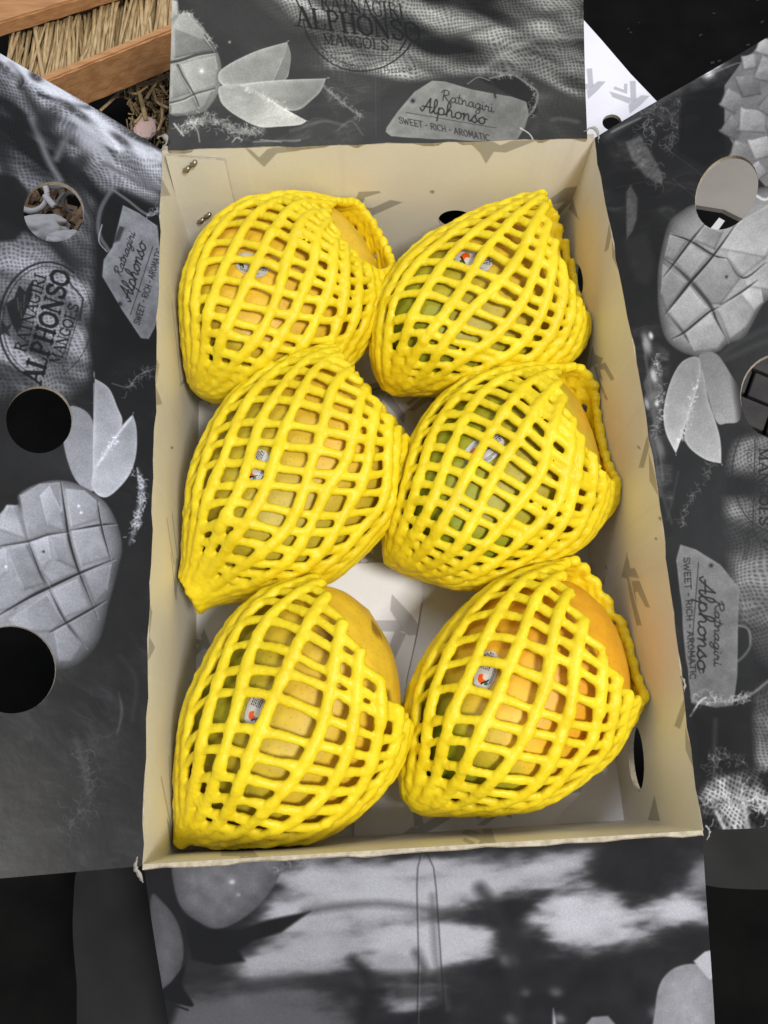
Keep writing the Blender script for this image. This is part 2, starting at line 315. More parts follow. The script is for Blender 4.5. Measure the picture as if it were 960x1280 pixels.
# ================================================================== CARTON geometry
def inpoly(P, x, y):
    n = len(P); r = False
    for i in range(n):
        ax, ay = P[i]; bx, by = P[(i+1) % n]
        if (ay > y) != (by > y) and x < (bx-ax)*(y-ay)/(by-ay)+ax: r = not r
    return r
def panel(name, pl, outline, holes, th, mats, canvas=None, parent=None, step=.012, disp=None):
    """board of thickness th behind the plane; mats = front, back, cut edge; outline and holes in plane coordinates"""
    outline = [tuple(p) for p in outline]; holes = [[tuple(p) for p in h] for h in holes]
    def dens(Pl, st):
        o = []
        for i in range(len(Pl)):
            a = np.array(Pl[i]); b = np.array(Pl[(i+1) % len(Pl)]); k = max(1, int(np.linalg.norm(b-a)/st))
            o += [tuple(a+(b-a)*j/k) for j in range(k)]
        return o
    loops = [dens(outline, step*.7)]+[dens(h, step) for h in holes]
    co, ed = [], []
    for lp in loops:
        b = len(co); co += [Vector(p) for p in lp]; ed += [(b+i, b+(i+1) % len(lp)) for i in range(len(lp))]
    us = [p[0] for p in outline]; vs = [p[1] for p in outline]
    for u in np.arange(min(us)+step*.6, max(us), step):
        for v in np.arange(min(vs)+step*.6, max(vs), step):
            if inpoly(loops[0], u, v) and not any(inpoly(h, u, v) for h in loops[1:]):
                if all(min((u-p[0])**2+(v-p[1])**2 for p in lp) > (step*.35)**2 for lp in loops): co.append(Vector((u, v)))
    vo, _, fo = geometry.delaunay_2d_cdt(co, ed, [], 0, 1e-7)[:3]
    tris = []
    for f in fo:
        cx = sum(vo[i][0] for i in f)/3; cy = sum(vo[i][1] for i in f)/3
        (ax_, ay_), (bx_, by_), (dx_, dy_) = [vo[i] for i in f[:3]]
        if abs((bx_-ax_)*(dy_-ay_)-(by_-ay_)*(dx_-ax_)) < 2e-9: continue
        if inpoly(loops[0], cx, cy) and not any(inpoly(h, cx, cy) for h in loops[1:]): tris.append(tuple(f))
    uv = np.array([(p[0], p[1]) for p in vo]); n = len(uv)
    F = pl.xyz(uv); 
    if disp: F = F+disp(uv)
    B = F-th*pl.N; V = list(F)+list(B)+list(F)+list(B); faces, mi = [], []
    U = np.array([0,0,1.])
    for f in tris:
        a, b, c = [F[i] for i in f]
        if np.cross(b-a, c-a) @ pl.N < 0: f = f[::-1]
        faces.append(f); mi.append(0); faces.append((f[2]+n, f[1]+n, f[0]+n)); mi.append(1)
    cnt = {}
    for f in [faces[i] for i in range(0, len(faces), 2)]:
        for i in range(3): e = (f[i], f[(i+1) % 3]); cnt[e] = 1
    for (i, j) in list(cnt):
        if (j, i) not in cnt: faces.append((i+2*n, i+3*n, j+3*n, j+2*n)); mi.append(2)
    used = sorted({i for f in faces for i in f}); rem = {a: b for b, a in enumerate(used)}; faces = [tuple(rem[i] for i in f) for f in faces]; V = [V[i] for i in used]; src = np.array(used) % n
    me = mesh(V, faces); me.polygons.foreach_set('material_index', mi)
    if canvas is not None:
        ul = me.uv_layers.new(name='print'); su = canvas.u1-canvas.u0; sv = canvas.v1-canvas.v0
        lv = np.zeros(len(me.loops), int); me.loops.foreach_get('vertex_index', lv)
        q = uv[src[lv]]; d = np.stack([(q[:,0]-canvas.u0)/su, (q[:,1]-canvas.v0)/sv], 1).astype(np.float32); ul.data.foreach_set('uv', d.ravel())
    o = link(name, me, mats, parent)
    sm = [k != 2 for k in mi]; me.polygons.foreach_set('use_smooth', sm)
    return o
def oval(pl, c, rx, ry, ang=0, n=40):
    a = math.radians(ang); q = [(c[0]+rx*math.cos(t)*math.cos(a)-ry*math.sin(t)*math.sin(a), c[1]+rx*math.cos(t)*math.sin(a)+ry*math.sin(t)*math.cos(a)) for t in np.linspace(0, 2*math.pi, n, endpoint=False)]
    return [tuple(p) for p in pl.uv(q)]
def extend(pl, a, b, v):                     # point on the line a->b (px on the plane) where the plane coordinate v is reached
    A, B = pl.uv([a, b]); t = (v-A[1])/(B[1]-A[1]); return tuple(A+(B-A)*t)

TL, TR, TT, TB = R(28), R(28), R(6), R(-28)
P_left  = Plane((-W/2, 0, H), (0,1,0), (-math.cos(TL), 0, math.sin(TL)))
P_right = Plane((W/2, 0, H), (0,1,0), (math.cos(TR), 0, math.sin(TR)))
P_top   = Plane((0, L, H), (1,0,0), (0, math.cos(TT), math.sin(TT)))
P_bot   = Plane((0, -.002, H+.0003), (1,0,0), (0, -math.cos(TB), math.sin(TB)))
P_wl = Plane((-W/2, 0, 0), (0,1,0), (0,0,1)); P_wr = Plane((W/2, 0, 0), (0,1,0), (0,0,1))
P_wb = Plane((0, L, 0), (1,0,0), (0,0,1));    P_wf = Plane((0, 0, 0), (1,0,0), (0,0,1))
P_fl = Plane((0, 0, 0), (1,0,0), (0,1,0))
def bow(y): return .0042*np.sin(np.pi*np.clip(y/L, 0, 1))**2

# ================================================================== PRINTS
# ---- left flap
C1 = Canvas(P_left, -.03, L+.07, -.004, .125, base=.13); c = C1
c.a += .05*(fbm(c.h, c.w, 90, 4, 3)-.5)
c.weave([(-60,40),(60,90),(150,150),(205,200),(200,250),(150,245),(128,330),(130,420),(100,500),(40,520),(-60,520)], .56, period=4.3, amp=.34, ang=12, fold=.95, fdir=62, foldscale=110, soft=22)
c.blob((57,401), 75, 90, 0, .40, .35)
for a_, b_, v, wd in [((30,110),(150,330),.13,26),((-10,150),(20,260),.12,40),((70,180),(110,230),.15,16),((60,290),(95,330),.2,20)]: c.line([a_, b_], v, wd, soft=14, alpha=.75)
c.poly([(-60,240),(-20,215),(20,222),(36,240),(38,280),(20,300),(-60,310)], .10, soft=6, alpha=.9)
for P, v, wd in [([(0,66),(40,92),(90,128),(140,168),(200,196)], .78, 22), ([(20,86),(60,112),(75,122)], .88, 12), ([(95,150),(120,172),(150,185)], .74, 16), ([(50,118),(80,128),(110,136)], .10, 7), ([(15,78),(28,95),(26,108)], .1, 8),
                 ([(100,165),(130,190),(140,215)], .62, 12), ([(130,205),(170,225),(200,235)], .4, 8), ([(40,150),(60,200),(75,225)], .48, 10), ([(90,160),(70,200)], .42, 9)]:
    c.line(P, v, wd*1.8, soft=7, alpha=.85)
for q_, rx_, ry_, v_ in [((25,80),26,11,.85),((75,118),30,9,.86),((125,158),30,12,.84),((172,188),26,8,.75),((112,182),20,12,.7),((45,95),10,6,.12),((150,175),16,5,.12),((95,140),26,5,.13),((60,150),14,22,.14),((100,205),10,16,.16)]: c.blob(q_, rx_, ry_, 36, v_, .75, 3)
c.murk([(-60,40),(0,62),(205,190),(205,215),(120,200),(-60,110)], .5, 35, 305, 26, 8, 4)
c.fray([(0,80),(60,115),(140,170),(200,200)], .85, 90, 14, 1.3, .6, 8, 9)
c.poly([(120,250),(150,235),(198,262),(205,300),(200,420),(205,520),(160,560),(120,520),(108,430),(118,330)], .085, soft=12, alpha=.92)
c.line([(140,236),(126,262),(124,290),(136,312)], .42, 11, soft=3, alpha=.8); c.line([(140,236),(160,250),(185,268),(205,262)], .45, 9, soft=2, alpha=.8)
c.line([(128,280),(124,300),(134,314)], .62, 3); c.fray([(185,270),(205,258)], .8, 20, 10, 1.2, .8, 4, 3)
c.poly([(154,256),(174,266),(196,282),(203,345),(199,400),(186,424),(176,423),(152,387),(128,345),(130,324),(141,308)], .47, soft=1.2, tex=.07, texs=22, grad=((150,300),.50,(190,410),.42), rim=.05)
c.poly([(150,282),(156,284),(150,300),(140,304)], .16, soft=3, alpha=.8)
text(c, 'Ratnagiri', SCR, (151,346), (169,292), (-9,-5), 2.5, .10, shear=.18)
text(c, 'Alphonso', SCR, (163,378), (183,306), (-15,-7), 3.6, .09, shear=.18)
c.line([(163,394),(191,308)], .14, 1.6); text(c, 'SWEET - RICH - AROMATIC', PLA, (174,407), (203,312), (-7,-3), 2.3, .10)
c.blob((150,380), 2.5, 2.5, 0, .1)
# stamp
ring(c, (57,401), 58, 74, 6, .11, 5.5, 100, 300, .8); ring(c, (57,401), 53, 69, 6, .12, 2, 95, 305, .8)
ring(c, (57,401), 58, 74, 6, .12, 2.5, -55, 60, .6)
c.line([(86,352),(104,373),(100,400)], .12, 4.5, smooth=False, alpha=.8); c.line([(101,385),(79,460)], .13, 1.6, alpha=.8); c.line([(98,383),(76,458)], .13, 1.4, alpha=.7)
text(c, 'RATNAGIRI', SER, (31,442), (58,344), (-13,-4), 5.0, .07)
text(c, 'ALPHONSO', SER, (50,483), (88,341), (-21,-7), 10.5, .06)
text(c, 'MANGOES', SER, (74,457), (99,382), (-12,-4), 4.6, .07)
text(c, '100% Natural - GI Protected', PLA, (84,468), (113,378), (-7,-3), 1.7, .17, arc=-1.2, alpha=.7)
c.poly([(8,380),(18,372),(24,356),(32,364),(41,349),(40,372),(28,400),(22,418),(14,402)], .10, soft=1.2, alpha=.85)
c.line([(22,372),(24,390)], .36, 2); c.line([(31,368),(30,384)], .34, 2); c.line([(26,378),(27,398)], .33, 1.6)
c.poly([(2,400),(8,408),(15,406),(10,414),(14,422),(6,417),(0,420)], .11, soft=1, alpha=.8); c.line([(10,412),(35,372)], .12, 1.6)
# dark below the stamp, slices, halved mango
c.poly([(-60,500),(60,505),(110,480),(150,450),(205,440),(205,1100),(-60,1110)], .115, soft=20, alpha=.95)
c.murk([(-70,470),(110,470),(205,440),(205,1110),(-70,1110)], .30, 70, 301, 50, 20)
c.murk([(-70,840),(205,840),(205,1110),(-70,1110)], .25, 50, 302, 30, 20)
c.murk([(100,160),(205,190),(205,260),(150,250)], .35, 60, 303, 30, 10)
c.blob((60,575), 60, 30, 20, .20, .6); c.blob((160,700), 30, 60, 10, .15, .6)
c.poly([(80,520),(92,508),(116,527),(117,590),(116,614),(94,598),(80,557)], .56, soft=1.2, smooth=True, tex=.04, grad=((90,510),.52,(110,600),.60))
c.poly([(118,474),(118,474),(136,486),(147,510),(153,527),(146,548),(125,590),(117,592)], .62, soft=1.2, smooth=True, grad=((125,480),.55,(130,580),.68), tex=.04, rim=.1)
c.poly([(166,518),(166,518),(171,538),(170,570),(159,598),(134,621),(116,610),(120,582),(146,540)], .62, soft=1.2, smooth=True, grad=((165,530),.58,(130,610),.70), tex=.05, rim=.08)
c.line([(164,522),(146,545),(122,582)], .86, 5, soft=2, alpha=.7); c.fray([(150,543),(130,568)], .92, 40, 5, 1.6, .8, 6, 4); c.line([(117,480),(117,592)], .78, 2.2, alpha=.7)
c.line([(190,462),(172,470),(160,484),(140,480)], .5, 3, alpha=.6); c.fray([(190,462),(160,485)], .62, 40, 12, 1.2, .6, 9, 5)
c.line([(172,585),(178,610),(172,650),(162,680)], .62, 13, soft=6, alpha=.8, taper=True); c.fray([(174,590),(176,630),(164,672)], .9, 110, 7, 1.4, .8, 12, 5)
hm = [(-70,700),(-50,650),(0,641),(9,630),(23,630),(24,617),(50,603),(78,600),(103,607),(131,626),(147,654),(153,684),(148,712),(136,757),(126,797),(108,823),(87,836),(60,838),(20,830),(-40,800)]
c.poly(hm, .64, soft=1.6, smooth=True, edge=.34, tex=.05, texs=40, grad=((0,640),.68,(120,820),.52))
def facets(c, L_, sc=1):
    for P, v in L_:
        cx = sum(p[0] for p in P)/len(P); cy = sum(p[1] for p in P)/len(P); P = [((x*.95+cx*.05), (y*.95+cy*.05)) for x, y in P]
        c.poly(P, v, soft=1.8, alpha=.9, tex=.05, texs=22, grad=(P[0], v+.07, P[len(P)//2], v-.07))
        for i in range(len(P)):
            p, q_ = P[i], P[(i+1) % len(P)]; mx, my = (p[0]+q_[0])/2-cx, (p[1]+q_[1])/2-cy
            if mx*.5+my < 0: c.line([p, q_], min(v+.14, .9), 2.2, soft=1.2, alpha=.5, smooth=False)
            else: c.line([p, q_], v-.22, 5, soft=3, alpha=.5, smooth=False)

facets(c, [([(24,618),(50,603),(76,601),(79,640),(84,664),(60,668),(36,676)], .58), ([(50,618),(62,606),(78,640),(82,664),(60,656)], .67),
 ([(0,642),(9,630),(23,630),(37,676),(8,682),(-10,690)], .60), ([(-5,660),(10,632),(20,632),(34,674)], .66),
 ([(37,676),(60,668),(86,672),(100,714),(64,730),(52,716)], .60), ([(37,676),(60,668),(64,700),(52,716)], .68), ([(62,668),(86,672),(99,712),(72,700)], .55),
 ([(-20,690),(8,684),(36,680),(60,732),(20,762),(-20,768)], .59), ([(-20,690),(8,684),(10,715),(-20,740)], .67), ([(8,684),(34,680),(58,730),(30,738)], .55),
 ([(82,610),(106,612),(126,630),(122,650),(90,660)], .62), ([(90,664),(126,657),(140,696),(102,708)], .61), ([(66,736),(100,722),(114,760),(82,772)], .60), ([(104,718),(140,704),(134,738),(118,756)], .56),
 ([(10,774),(60,742),(80,776),(66,790),(30,790)], .57), ([(68,790),(84,778),(104,806),(90,828),(74,828)], .54)])
for P, wd in [([(76,600),(82,640),(88,676),(100,716),(122,772)],3.6),([(-10,774),(34,748),(62,734),(100,716),(144,698)],4),([(88,662),(124,656),(146,654)],2.4),([(122,625),(128,660),(138,698)],2),([(62,736),(82,776),(108,810)],2.6),([(62,790),(84,778),(116,760),(132,750)],2.6),([(36,676),(52,718),(62,732)],2),([(0,682),(36,676),(60,668),(86,664)],1.6)]:
    c.line(P, .34, wd*3.0, soft=4, alpha=.6, taper=True); c.line(P, .10, wd*1.7, soft=1.4, alpha=.85, taper=True); c.line([(x+1.8,y+2) for x, y in P], .84, 1.6, alpha=.4)
c.blob((55,689),1.6,1.6,0,.15); 
for q in [(99,632),(8,708),(102,640)]: c.blob(q, 1.6, 1.6, 0, .95)
c.fray([(100,930),(110,990),(85,1040)], .42, 90, 16, 1.3, .6, 21, 12); c.fray([(60,980),(20,1020),(0,1060)], .30, 50, 18, 1.3, .5, 22, 12)
c.line([(95,925),(105,960),(110,990)], .30, 12, soft=6, alpha=.6); c.line([(148,865),(152,890),(146,920)], .42, 6, soft=3, alpha=.6, taper=True); c.line([(150,820),(170,850),(165,900)], .24, 8, soft=5, alpha=.5)
c.soften(1); c.grain(.09); IM_left = c.image('left_flap_print', (.96,.98,1.04))

# ---- right flap
C2 = Canvas(P_right, -.03, L+.09, -.004, .125, base=.125); c = C2
c.a += .05*(fbm(c.h, c.w, 90, 4, 23)-.5)
c.line([(760,170),(830,120),(900,70),(960,35)], .36, 26, soft=12, alpha=.6); c.line([(765,165),(800,148)], .62, 6, soft=4, alpha=.7); c.line([(850,98),(888,62),(930,50)], .58, 12, soft=5, alpha=.7)
for q in [(885,90),(895,78)]: c.blob(q, 8, 6, -30, .88)
c.line([(800,165),(880,110),(938,82)], .07, 12, soft=5, alpha=.8); c.line([(860,100),(900,85),(925,76),(940,85)], .5, 5, soft=2, alpha=.6)
c.fray([(815,125),(810,165),(800,190),(825,225)], .52, 120, 12, 1.5, .75, 24, 8); c.fray([(850,125),(845,160),(835,185)], .5, 80, 10, 1.4, .7, 25, 6)
c.poly([(782,178),(800,170),(815,195),(828,220),(826,232),(806,222),(790,200)], .36, soft=4, alpha=.8, tex=.1, texs=12)
c.poly([(850,120),(905,105),(905,190),(880,210),(848,190)], .07, soft=6)
for P in [[(830,185),(870,215),(890,235)],[(770,235),(820,228),(870,240)],[(840,225),(875,255)]]: c.line(P, .36, 1.2, alpha=.6)
c.poly([(780,300),(782,240),(788,232),(796,250),(794,275),(788,290)], .40, soft=3, alpha=.7, tex=.1, texs=10)
c.poly([(775,300),(805,290),(815,330),(805,360),(790,350)], .20, soft=9, alpha=.6)
c.murk([(746,165),(860,100),(905,105),(905,200),(830,300),(815,470),(825,680),(880,1040),(870,1040),(800,700)], .34, 100, 311, 44, 14)
c.murk([(750,170),(960,40),(1050,0),(1050,120),(900,110),(770,200)], .5, -30, 312, 40, 12, 4)
c.murk([(800,560),(925,560),(920,700),(930,800),(830,700)], .30, 110, 313, 30, 14)
c.murk([(790,410),(828,440),(832,640),(805,600)], .75, 85, 314, 26, 6, 4)
# bunch of cubes in the bowl
c.poly([(905,105),(930,70),(1000,20),(1050,0),(1050,260),(960,240),(925,200),(905,160)], .46, soft=2, tex=.05)
g = np.random.default_rng(5)
for (x, y, r_, v) in [(915,125,17,.56),(935,105,18,.50),(958,85,20,.58),(915,160,17,.50),(940,150,20,.62),(965,130,20,.52),(925,190,16,.56),(950,185,18,.66),(975,170,22,.5),(985,100,22,.6),(945,215,13,.62),(985,215,20,.45),(1000,150,22,.6),(955,55,14,.68),(935,75,12,.64)]:
    a0 = g.uniform(0, 90); q = [(x+r_*math.cos(math.radians(a0+k*90+g.uniform(-12,12))), y+r_*math.sin(math.radians(a0+k*90))) for k in range(4)]
    qq = [((q[i][0]*3+q[(i+1)%4][0])/4, (q[i][1]*3+q[(i+1)%4][1])/4) for i in range(4)]; c.poly(sum([[q[i], qq[i]] for i in range(4)], []), v, soft=2.6, smooth=True, tex=.06, texs=18, grad=((x-r_,y-r_),v+.1,(x+r_,y+r_),v-.18)); c.line([q[0], q[1], q[2]], .2, 4, soft=3, alpha=.4, smooth=False)
# halved mango
k5 = lambda P: S(P, 3.656, 800, 150)
c.poly(k5([(260,385),(180,425),(125,475),(95,560),(68,680),(60,800),(62,880),(75,960),(100,1015),(150,1055),(200,1075),(250,1082),(330,1062),(380,1025),(460,990),(545,850),(620,800),(760,640),(800,420),(700,300),(560,310),(480,330)]), .60, soft=1.8, smooth=True, edge=.34, tex=.05, texs=40, grad=((840,270),.60,(880,430),.64))
facets(c, [(k5(P), v) for P, v in [([(130,520),(205,560),(140,650),(100,630)], .56),([(225,570),(315,620),(215,735),(145,655)], .62),([(330,630),(385,640),(450,725),(350,850),(300,850),(225,745)], .56),([(385,640),(450,725),(560,640),(500,560),(400,590)], .64),
 ([(90,660),(200,750),(95,880),(75,800)], .55),([(210,765),(290,870),(170,970),(105,880)], .66),([(300,885),(370,1000),(330,1050),(220,1060),(185,980)], .64),([(330,880),(440,800),(540,830),(470,950),(385,1010)], .60),([(440,800),(530,740),(545,840),(500,880)], .72),([(460,730),(580,640),(700,640),(600,790),(470,770)], .62),([(240,560),(280,490),(370,520),(330,600)], .55),([(350,600),(430,480),(600,380),(640,500),(560,640)], .66)]])
for P, wd in [([(120,525),(220,562),(320,625),(380,640)],3.4),([(95,640),(150,680),(215,745),(300,850),(330,920),(380,1020)],4.2),([(90,890),(150,820),(215,745),(320,630),(440,470)],4.2),([(90,720),(150,650),(220,562),(290,480)],3),([(100,885),(170,970),(200,1020)],2.4),([(120,1000),(180,970),(290,885),(340,860)],2.8),([(385,640),(455,730),(560,660)],2),([(350,850),(450,790),(520,740)],2)]:
    c.line(k5(P), .34, wd*3.0, soft=4, alpha=.6, taper=True); c.line(k5(P), .12, wd*1.7, soft=1.4, alpha=.85, taper=True); c.line([(x+1.6,y+2) for x, y in k5(P)], .84, 1.6, alpha=.4)
c.blob((904,348),1.8,1.8,0,.15)
for q in k5([(375,720),(835,1000),(275,985)]): pass
c.line(k5([(330,1085),(450,1010),(585,950)]), .28, 20, soft=8, alpha=.6); c.line(k5([(500,335),(560,370),(600,350)]), .85, 7, soft=2, alpha=.8)
# slices
c.poly([(865,447),(887,442),(905,466),(917,490),(917,524),(900,529),(887,527),(875,490)], .50, soft=1.2, smooth=True, tex=.04, grad=((880,445),.48,(905,525),.60))
c.poly([(867,462),(847,535),(850,557),(872,574),(893,579),(893,579),(891,545),(877,500)], .56, soft=1.2, smooth=True, tex=.04, grad=((865,470),.52,(885,575),.66), rim=.1)
c.poly([(865,447),(845,452),(830,475),(820,510),(822,540),(835,567),(835,567),(842,548),(858,500),(867,470)], .62, soft=1.2, smooth=True, tex=.04, grad=((850,450),.52,(830,565),.70), rim=.12)
c.fray([(862,480),(850,530),(840,552)], .9, 45, 5, 1.6, .8, 41, 4)
c.poly([(795,480),(808,450),(818,455),(820,500),(812,545),(803,520)], .40, soft=4, alpha=.7); c.fray([(812,450),(818,500),(810,545)], .82, 80, 7, 1.5, .7, 42, 4)
for P, v, wd in [([(805,545),(815,620)],.38,8),([(812,600),(830,655)],.30,7),([(838,590),(832,620),(824,650)],.3,4),([(796,430),(808,520),(818,600)],.42,7)]: c.line(P, v, wd, soft=3, alpha=.6)
for q_, rx_, ry_, v_ in [((800,430),6,14,.7),((808,470),4,9,.8),((798,505),3,8,.7),((815,560),5,16,.45),((806,420),3,5,.95),((811,505),3,4,.9)]: c.blob(q_, rx_, ry_, -12, v_, .8, 3)
c.fray([(880,580),(868,605),(850,630),(842,655)], .55, 70, 8, 1.4, .7, 43, 3)
c.poly([(870,330),(1000,290),(1000,470),(940,450),(900,440),(880,430)], .16, soft=14, alpha=.0)
c.poly([(905,440),(960,410),(1040,400),(1040,560),(960,545),(915,530)], .17, soft=8, alpha=.8)
c.line([(900,450),(960,425),(1040,405)], .30, 12, soft=8, alpha=.6)
# burlap low right with the stamp
c.weave([(912,555),(960,540),(1060,520),(1060,1060),(940,1050),(915,960),(935,860),(915,760),(905,690),(900,620)], .46, period=3.9, amp=.34, ang=80, fold=.8, fdir=100, foldscale=120, soft=16)
ring(c, (965,590), 58, 75, 0, .11, 3, 60, 270, .7); c.line([(936,548),(934,662),(945,682),(958,690)], .12, 2.6, smooth=False, alpha=.8); c.line([(939,548),(937,660)], .13, 1.4, alpha=.7); c.line([(948,675),(962,682)], .1, 4)
text(c, 'MANGOES', SER, (941,560), (943,657), (12,0), 5, .07); text(c, 'ALPHONSO', SER, (962,530), (966,690), (22,0), 10, .06)
text(c, '100% Natural - GI Protected', PLA, (924,560), (922,700), (6.5,0), 1.6, .13, arc=-.8, alpha=.7)
# label
c.poly([(916,790),(930,780),(936,810),(945,850),(935,900),(915,900)], .10, soft=5, alpha=.85); c.line([(912,782),(930,785),(934,808),(920,826),(908,828)], .40, 6, soft=1.6, alpha=.8); c.line([(914,781),(932,788),(934,805)], .58, 2, alpha=.6)
c.poly([(842,681),(862,687),(894,706),(919,736),(918,770),(919,844),(915,882),(893,885),(862,878),(853,826),(846,760),(838,700)], .45, soft=1.3, tex=.06, texs=22, grad=((850,700),.48,(905,870),.42), rim=.05)
text(c, 'SWEET - RICH - AROMATIC', PLA, (847,697), (859,850), (7.5,-.6), 2.3, .11); c.line([(866,703),(859,835)], .15, 1.6)
text(c, 'Alphonso', SCR, (868,722), (868,838), (19,-1), 3.8, .09, shear=.15); text(c, 'Ratnagiri', SCR, (888,750), (889,832), (11,0), 2.6, .10, shear=.15)
c.line([(868,834),(872,842)], .1, 1.6); c.blob((882,707), 2.5, 2.5, 0, .1)
c.line([(862,872),(880,862),(900,876),(930,872),(960,850)], .5, 6, soft=2, alpha=.8); c.line([(862,895),(872,878),(880,872)], .75, 4, soft=1.5); c.fray([(865,875),(900,874),(935,872)], .8, 70, 9, 1.4, .8, 44, 5)
c.poly([(862,890),(940,880),(945,960),(900,990),(872,960)], .085, soft=9, alpha=.9); c.line([(893,900),(892,960),(898,985)], .3, 8, soft=5, alpha=.6)
c.weave([(880,985),(930,960),(1000,970),(1000,1050),(890,1050)], .62, period=4, amp=.5, ang=30, soft=10, fold=.9, seed=77)
c.fray([(885,1000),(930,1000),(960,1010)], .85, 120, 14, 1.6, .75, 45, 12); c.line([(895,1015),(905,1035)], .85, 9, soft=3, alpha=.7); c.line([(930,1005),(935,1035)], .8, 10, soft=4, alpha=.6)
c.fray([(885,960),(900,945),(925,950)], .6, 60, 12, 1.3, .6, 46, 6)
c.soften(1); c.grain(.09, 19); IM_right = c.image('right_flap_print', (1.0,1.0,1.01))

# ---- top flap
C3 = Canvas(P_top, -W/2-.03, W/2+.03, -.004, .125, base=.22); c = C3
c.a += .06*(fbm(c.h, c.w, 70, 4, 33)-.5)
c.weave([(300,-60),(760,-60),(760,190),(690,165),(640,100),(560,95),(480,110),(430,120),(400,100),(350,30)], .60, period=4.8, amp=.36, ang=4, fold=.8, fdir=-22, foldscale=120, soft=14, seed=51)
c.line([(560,50),(620,30),(700,15)], .24, 16, soft=12, alpha=.6); c.line([(480,60),(540,45),(600,60)], .30, 14, soft=12, alpha=.5); c.line([(600,90),(660,50),(725,45)], .78, 12, soft=12, alpha=.35)
c.poly([(210,120),(260,100),(420,85),(560,110),(660,90),(740,130),(740,190),(210,190)], .22, soft=12, alpha=.85)
c.poly([(215,-20),(330,-20),(400,60),(410,90),(300,60),(270,40)], .24, soft=16, alpha=.8)
c.blob((287,53), 1.6, 1.6, 0, .7)
k7 = lambda P: S(P, 3.43, 200, 0)
c.poly(k7([(-60,-40),(45,-40),(75,5),(82,58),(122,54),(152,80),(182,112),(212,160),(238,205),(256,250),(264,295),(258,370),(238,420),(200,470),(160,488),(110,494),(45,490),(-60,400)]), .66, soft=1.6, smooth=True, edge=.2, tex=.05, grad=((215,20),.68,(270,140),.58))
facets(c, [(k7(P), v) for P, v in [([(45,0),(75,8),(80,60),(45,90)], .74),([(82,60),(122,56),(200,150),(232,215),(180,205),(60,245),(48,120)], .62),([(60,120),(190,170),(232,215),(150,230),(60,250)], .50),([(50,275),(75,285),(130,400),(50,425)], .60),([(85,275),(238,238),(250,300),(240,370),(145,400)], .66),([(50,445),(140,415),(165,470),(100,490),(45,488)], .60),([(150,415),(225,390),(190,460),(170,470)], .57)]])
for P, wd in [([(30,270),(90,258),(160,235),(238,222)],7),([(75,278),(100,330),(145,405),(165,455)],4),([(40,440),(100,425),(150,402),(235,378)],3),([(190,150),(235,215)],2)]: c.line(k7(P), .20, wd*1.4, soft=1.8, alpha=.75); c.line([(x,y+2.5) for x, y in k7(P)], .88, 2, alpha=.5)
c.fray(k7([(80,60),(130,60),(190,130),(235,200)]), .92, 60, 4, 1.5, .6, 52, 2); c.blob((252,89), 3, 3, 0, .9)
c.poly(k7([(262,300),(400,225),(545,182),(545,182),(560,235),(556,290),(540,340),(480,362),(330,370),(262,360)]), .60, soft=1.2, smooth=True, tex=.05, grad=((280,80),.62,(350,95),.56), rim=.14)
c.poly(k7([(545,182),(562,240),(556,290),(540,340),(480,360),(520,270)]), .50, soft=1.2, tex=.03); c.line(k7([(545,186),(535,230),(480,358)]), .74, 1.8, alpha=.7)
c.poly(k7([(330,370),(500,345),(712,338),(712,338),(690,390),(650,430),(600,468),(540,470),(440,415)]), .60, soft=1.2, smooth=True, tex=.05, grad=((330,100),.66,(370,135),.50), rim=.16)
c.poly(k7([(255,372),(330,366),(400,385),(470,428),(560,480),(630,518),(630,518),(600,535),(520,542),(430,545),(350,510),(290,470),(258,430)]), .66, soft=1.2, smooth=True, tex=.05, grad=((290,110),.60,(340,155),.72), rim=.1)
c.fray(k7([(370,385),(470,430),(560,480)]), .95, 60, 4, 1.6, .7, 53, 3)
c.fray(k7([(100,560),(200,510),(330,560),(420,555)]), .85, 260, 7, 1.5, .65, 54, 8); c.line(k7([(120,525),(250,520),(330,560),(440,560)]), .6, 14, soft=8, alpha=.55)
for P, v, wd in [([(60,530),(100,580)],.85,6),([(130,520),(160,560),(170,610)],.8,3),([(310,610),(330,590),(350,600)],.9,3),([(430,600),(520,610)],.7,3),([(700,370),(780,440),(860,500)],.5,6),([(560,560),(700,520),(800,540)],.34,10),([(760,560),(820,520),(870,580)],.4,4),([(400,610),(600,600)],.5,6)]: c.line(k7(P), v, wd, soft=2, alpha=.7)
c.fray(k7([(700,370),(780,440),(860,500)]), .65, 60, 8, 1.4, .7, 55, 4)
c.murk([(205,100),(740,120),(740,190),(205,190)], .30, 15, 321, 40, 14)
c.murk([(215,-20),(400,0),(420,110),(250,70)], .16, -20, 322, 60, 14)
# stamp
ring(c, (452,14), 74, 76, 4, .13, 5, 22, 165, .75); ring(c, (452,14), 67, 69, 4, .14, 1.8, 18, 168, .7)
text(c, 'RATNAGIRI', SER, (401,13), (506,25), (-3,-19), 5.0, .09); text(c, 'ALPHONSO', SER, (371,33), (527,54), (-4,-24), 9.5, .08); text(c, 'MANGOES', SER, (405,56), (487,64), (-2,-13), 4.4, .09)
c.line([(400,60),(410,66),(486,71),(500,66)], .14, 1.5, smooth=False); text(c, '100% Natural - GI Protected', PLA, (402,72), (520,88), (-1,-7), 1.7, .15, arc=1.6, alpha=.75)
c.line([(500,64),(508,50)], .12, 5); c.line([(505,68),(514,54)], .12, 3); c.line([(370,0),(376,12)], .12, 4); c.line([(385,-2),(389,10)], .12, 4)
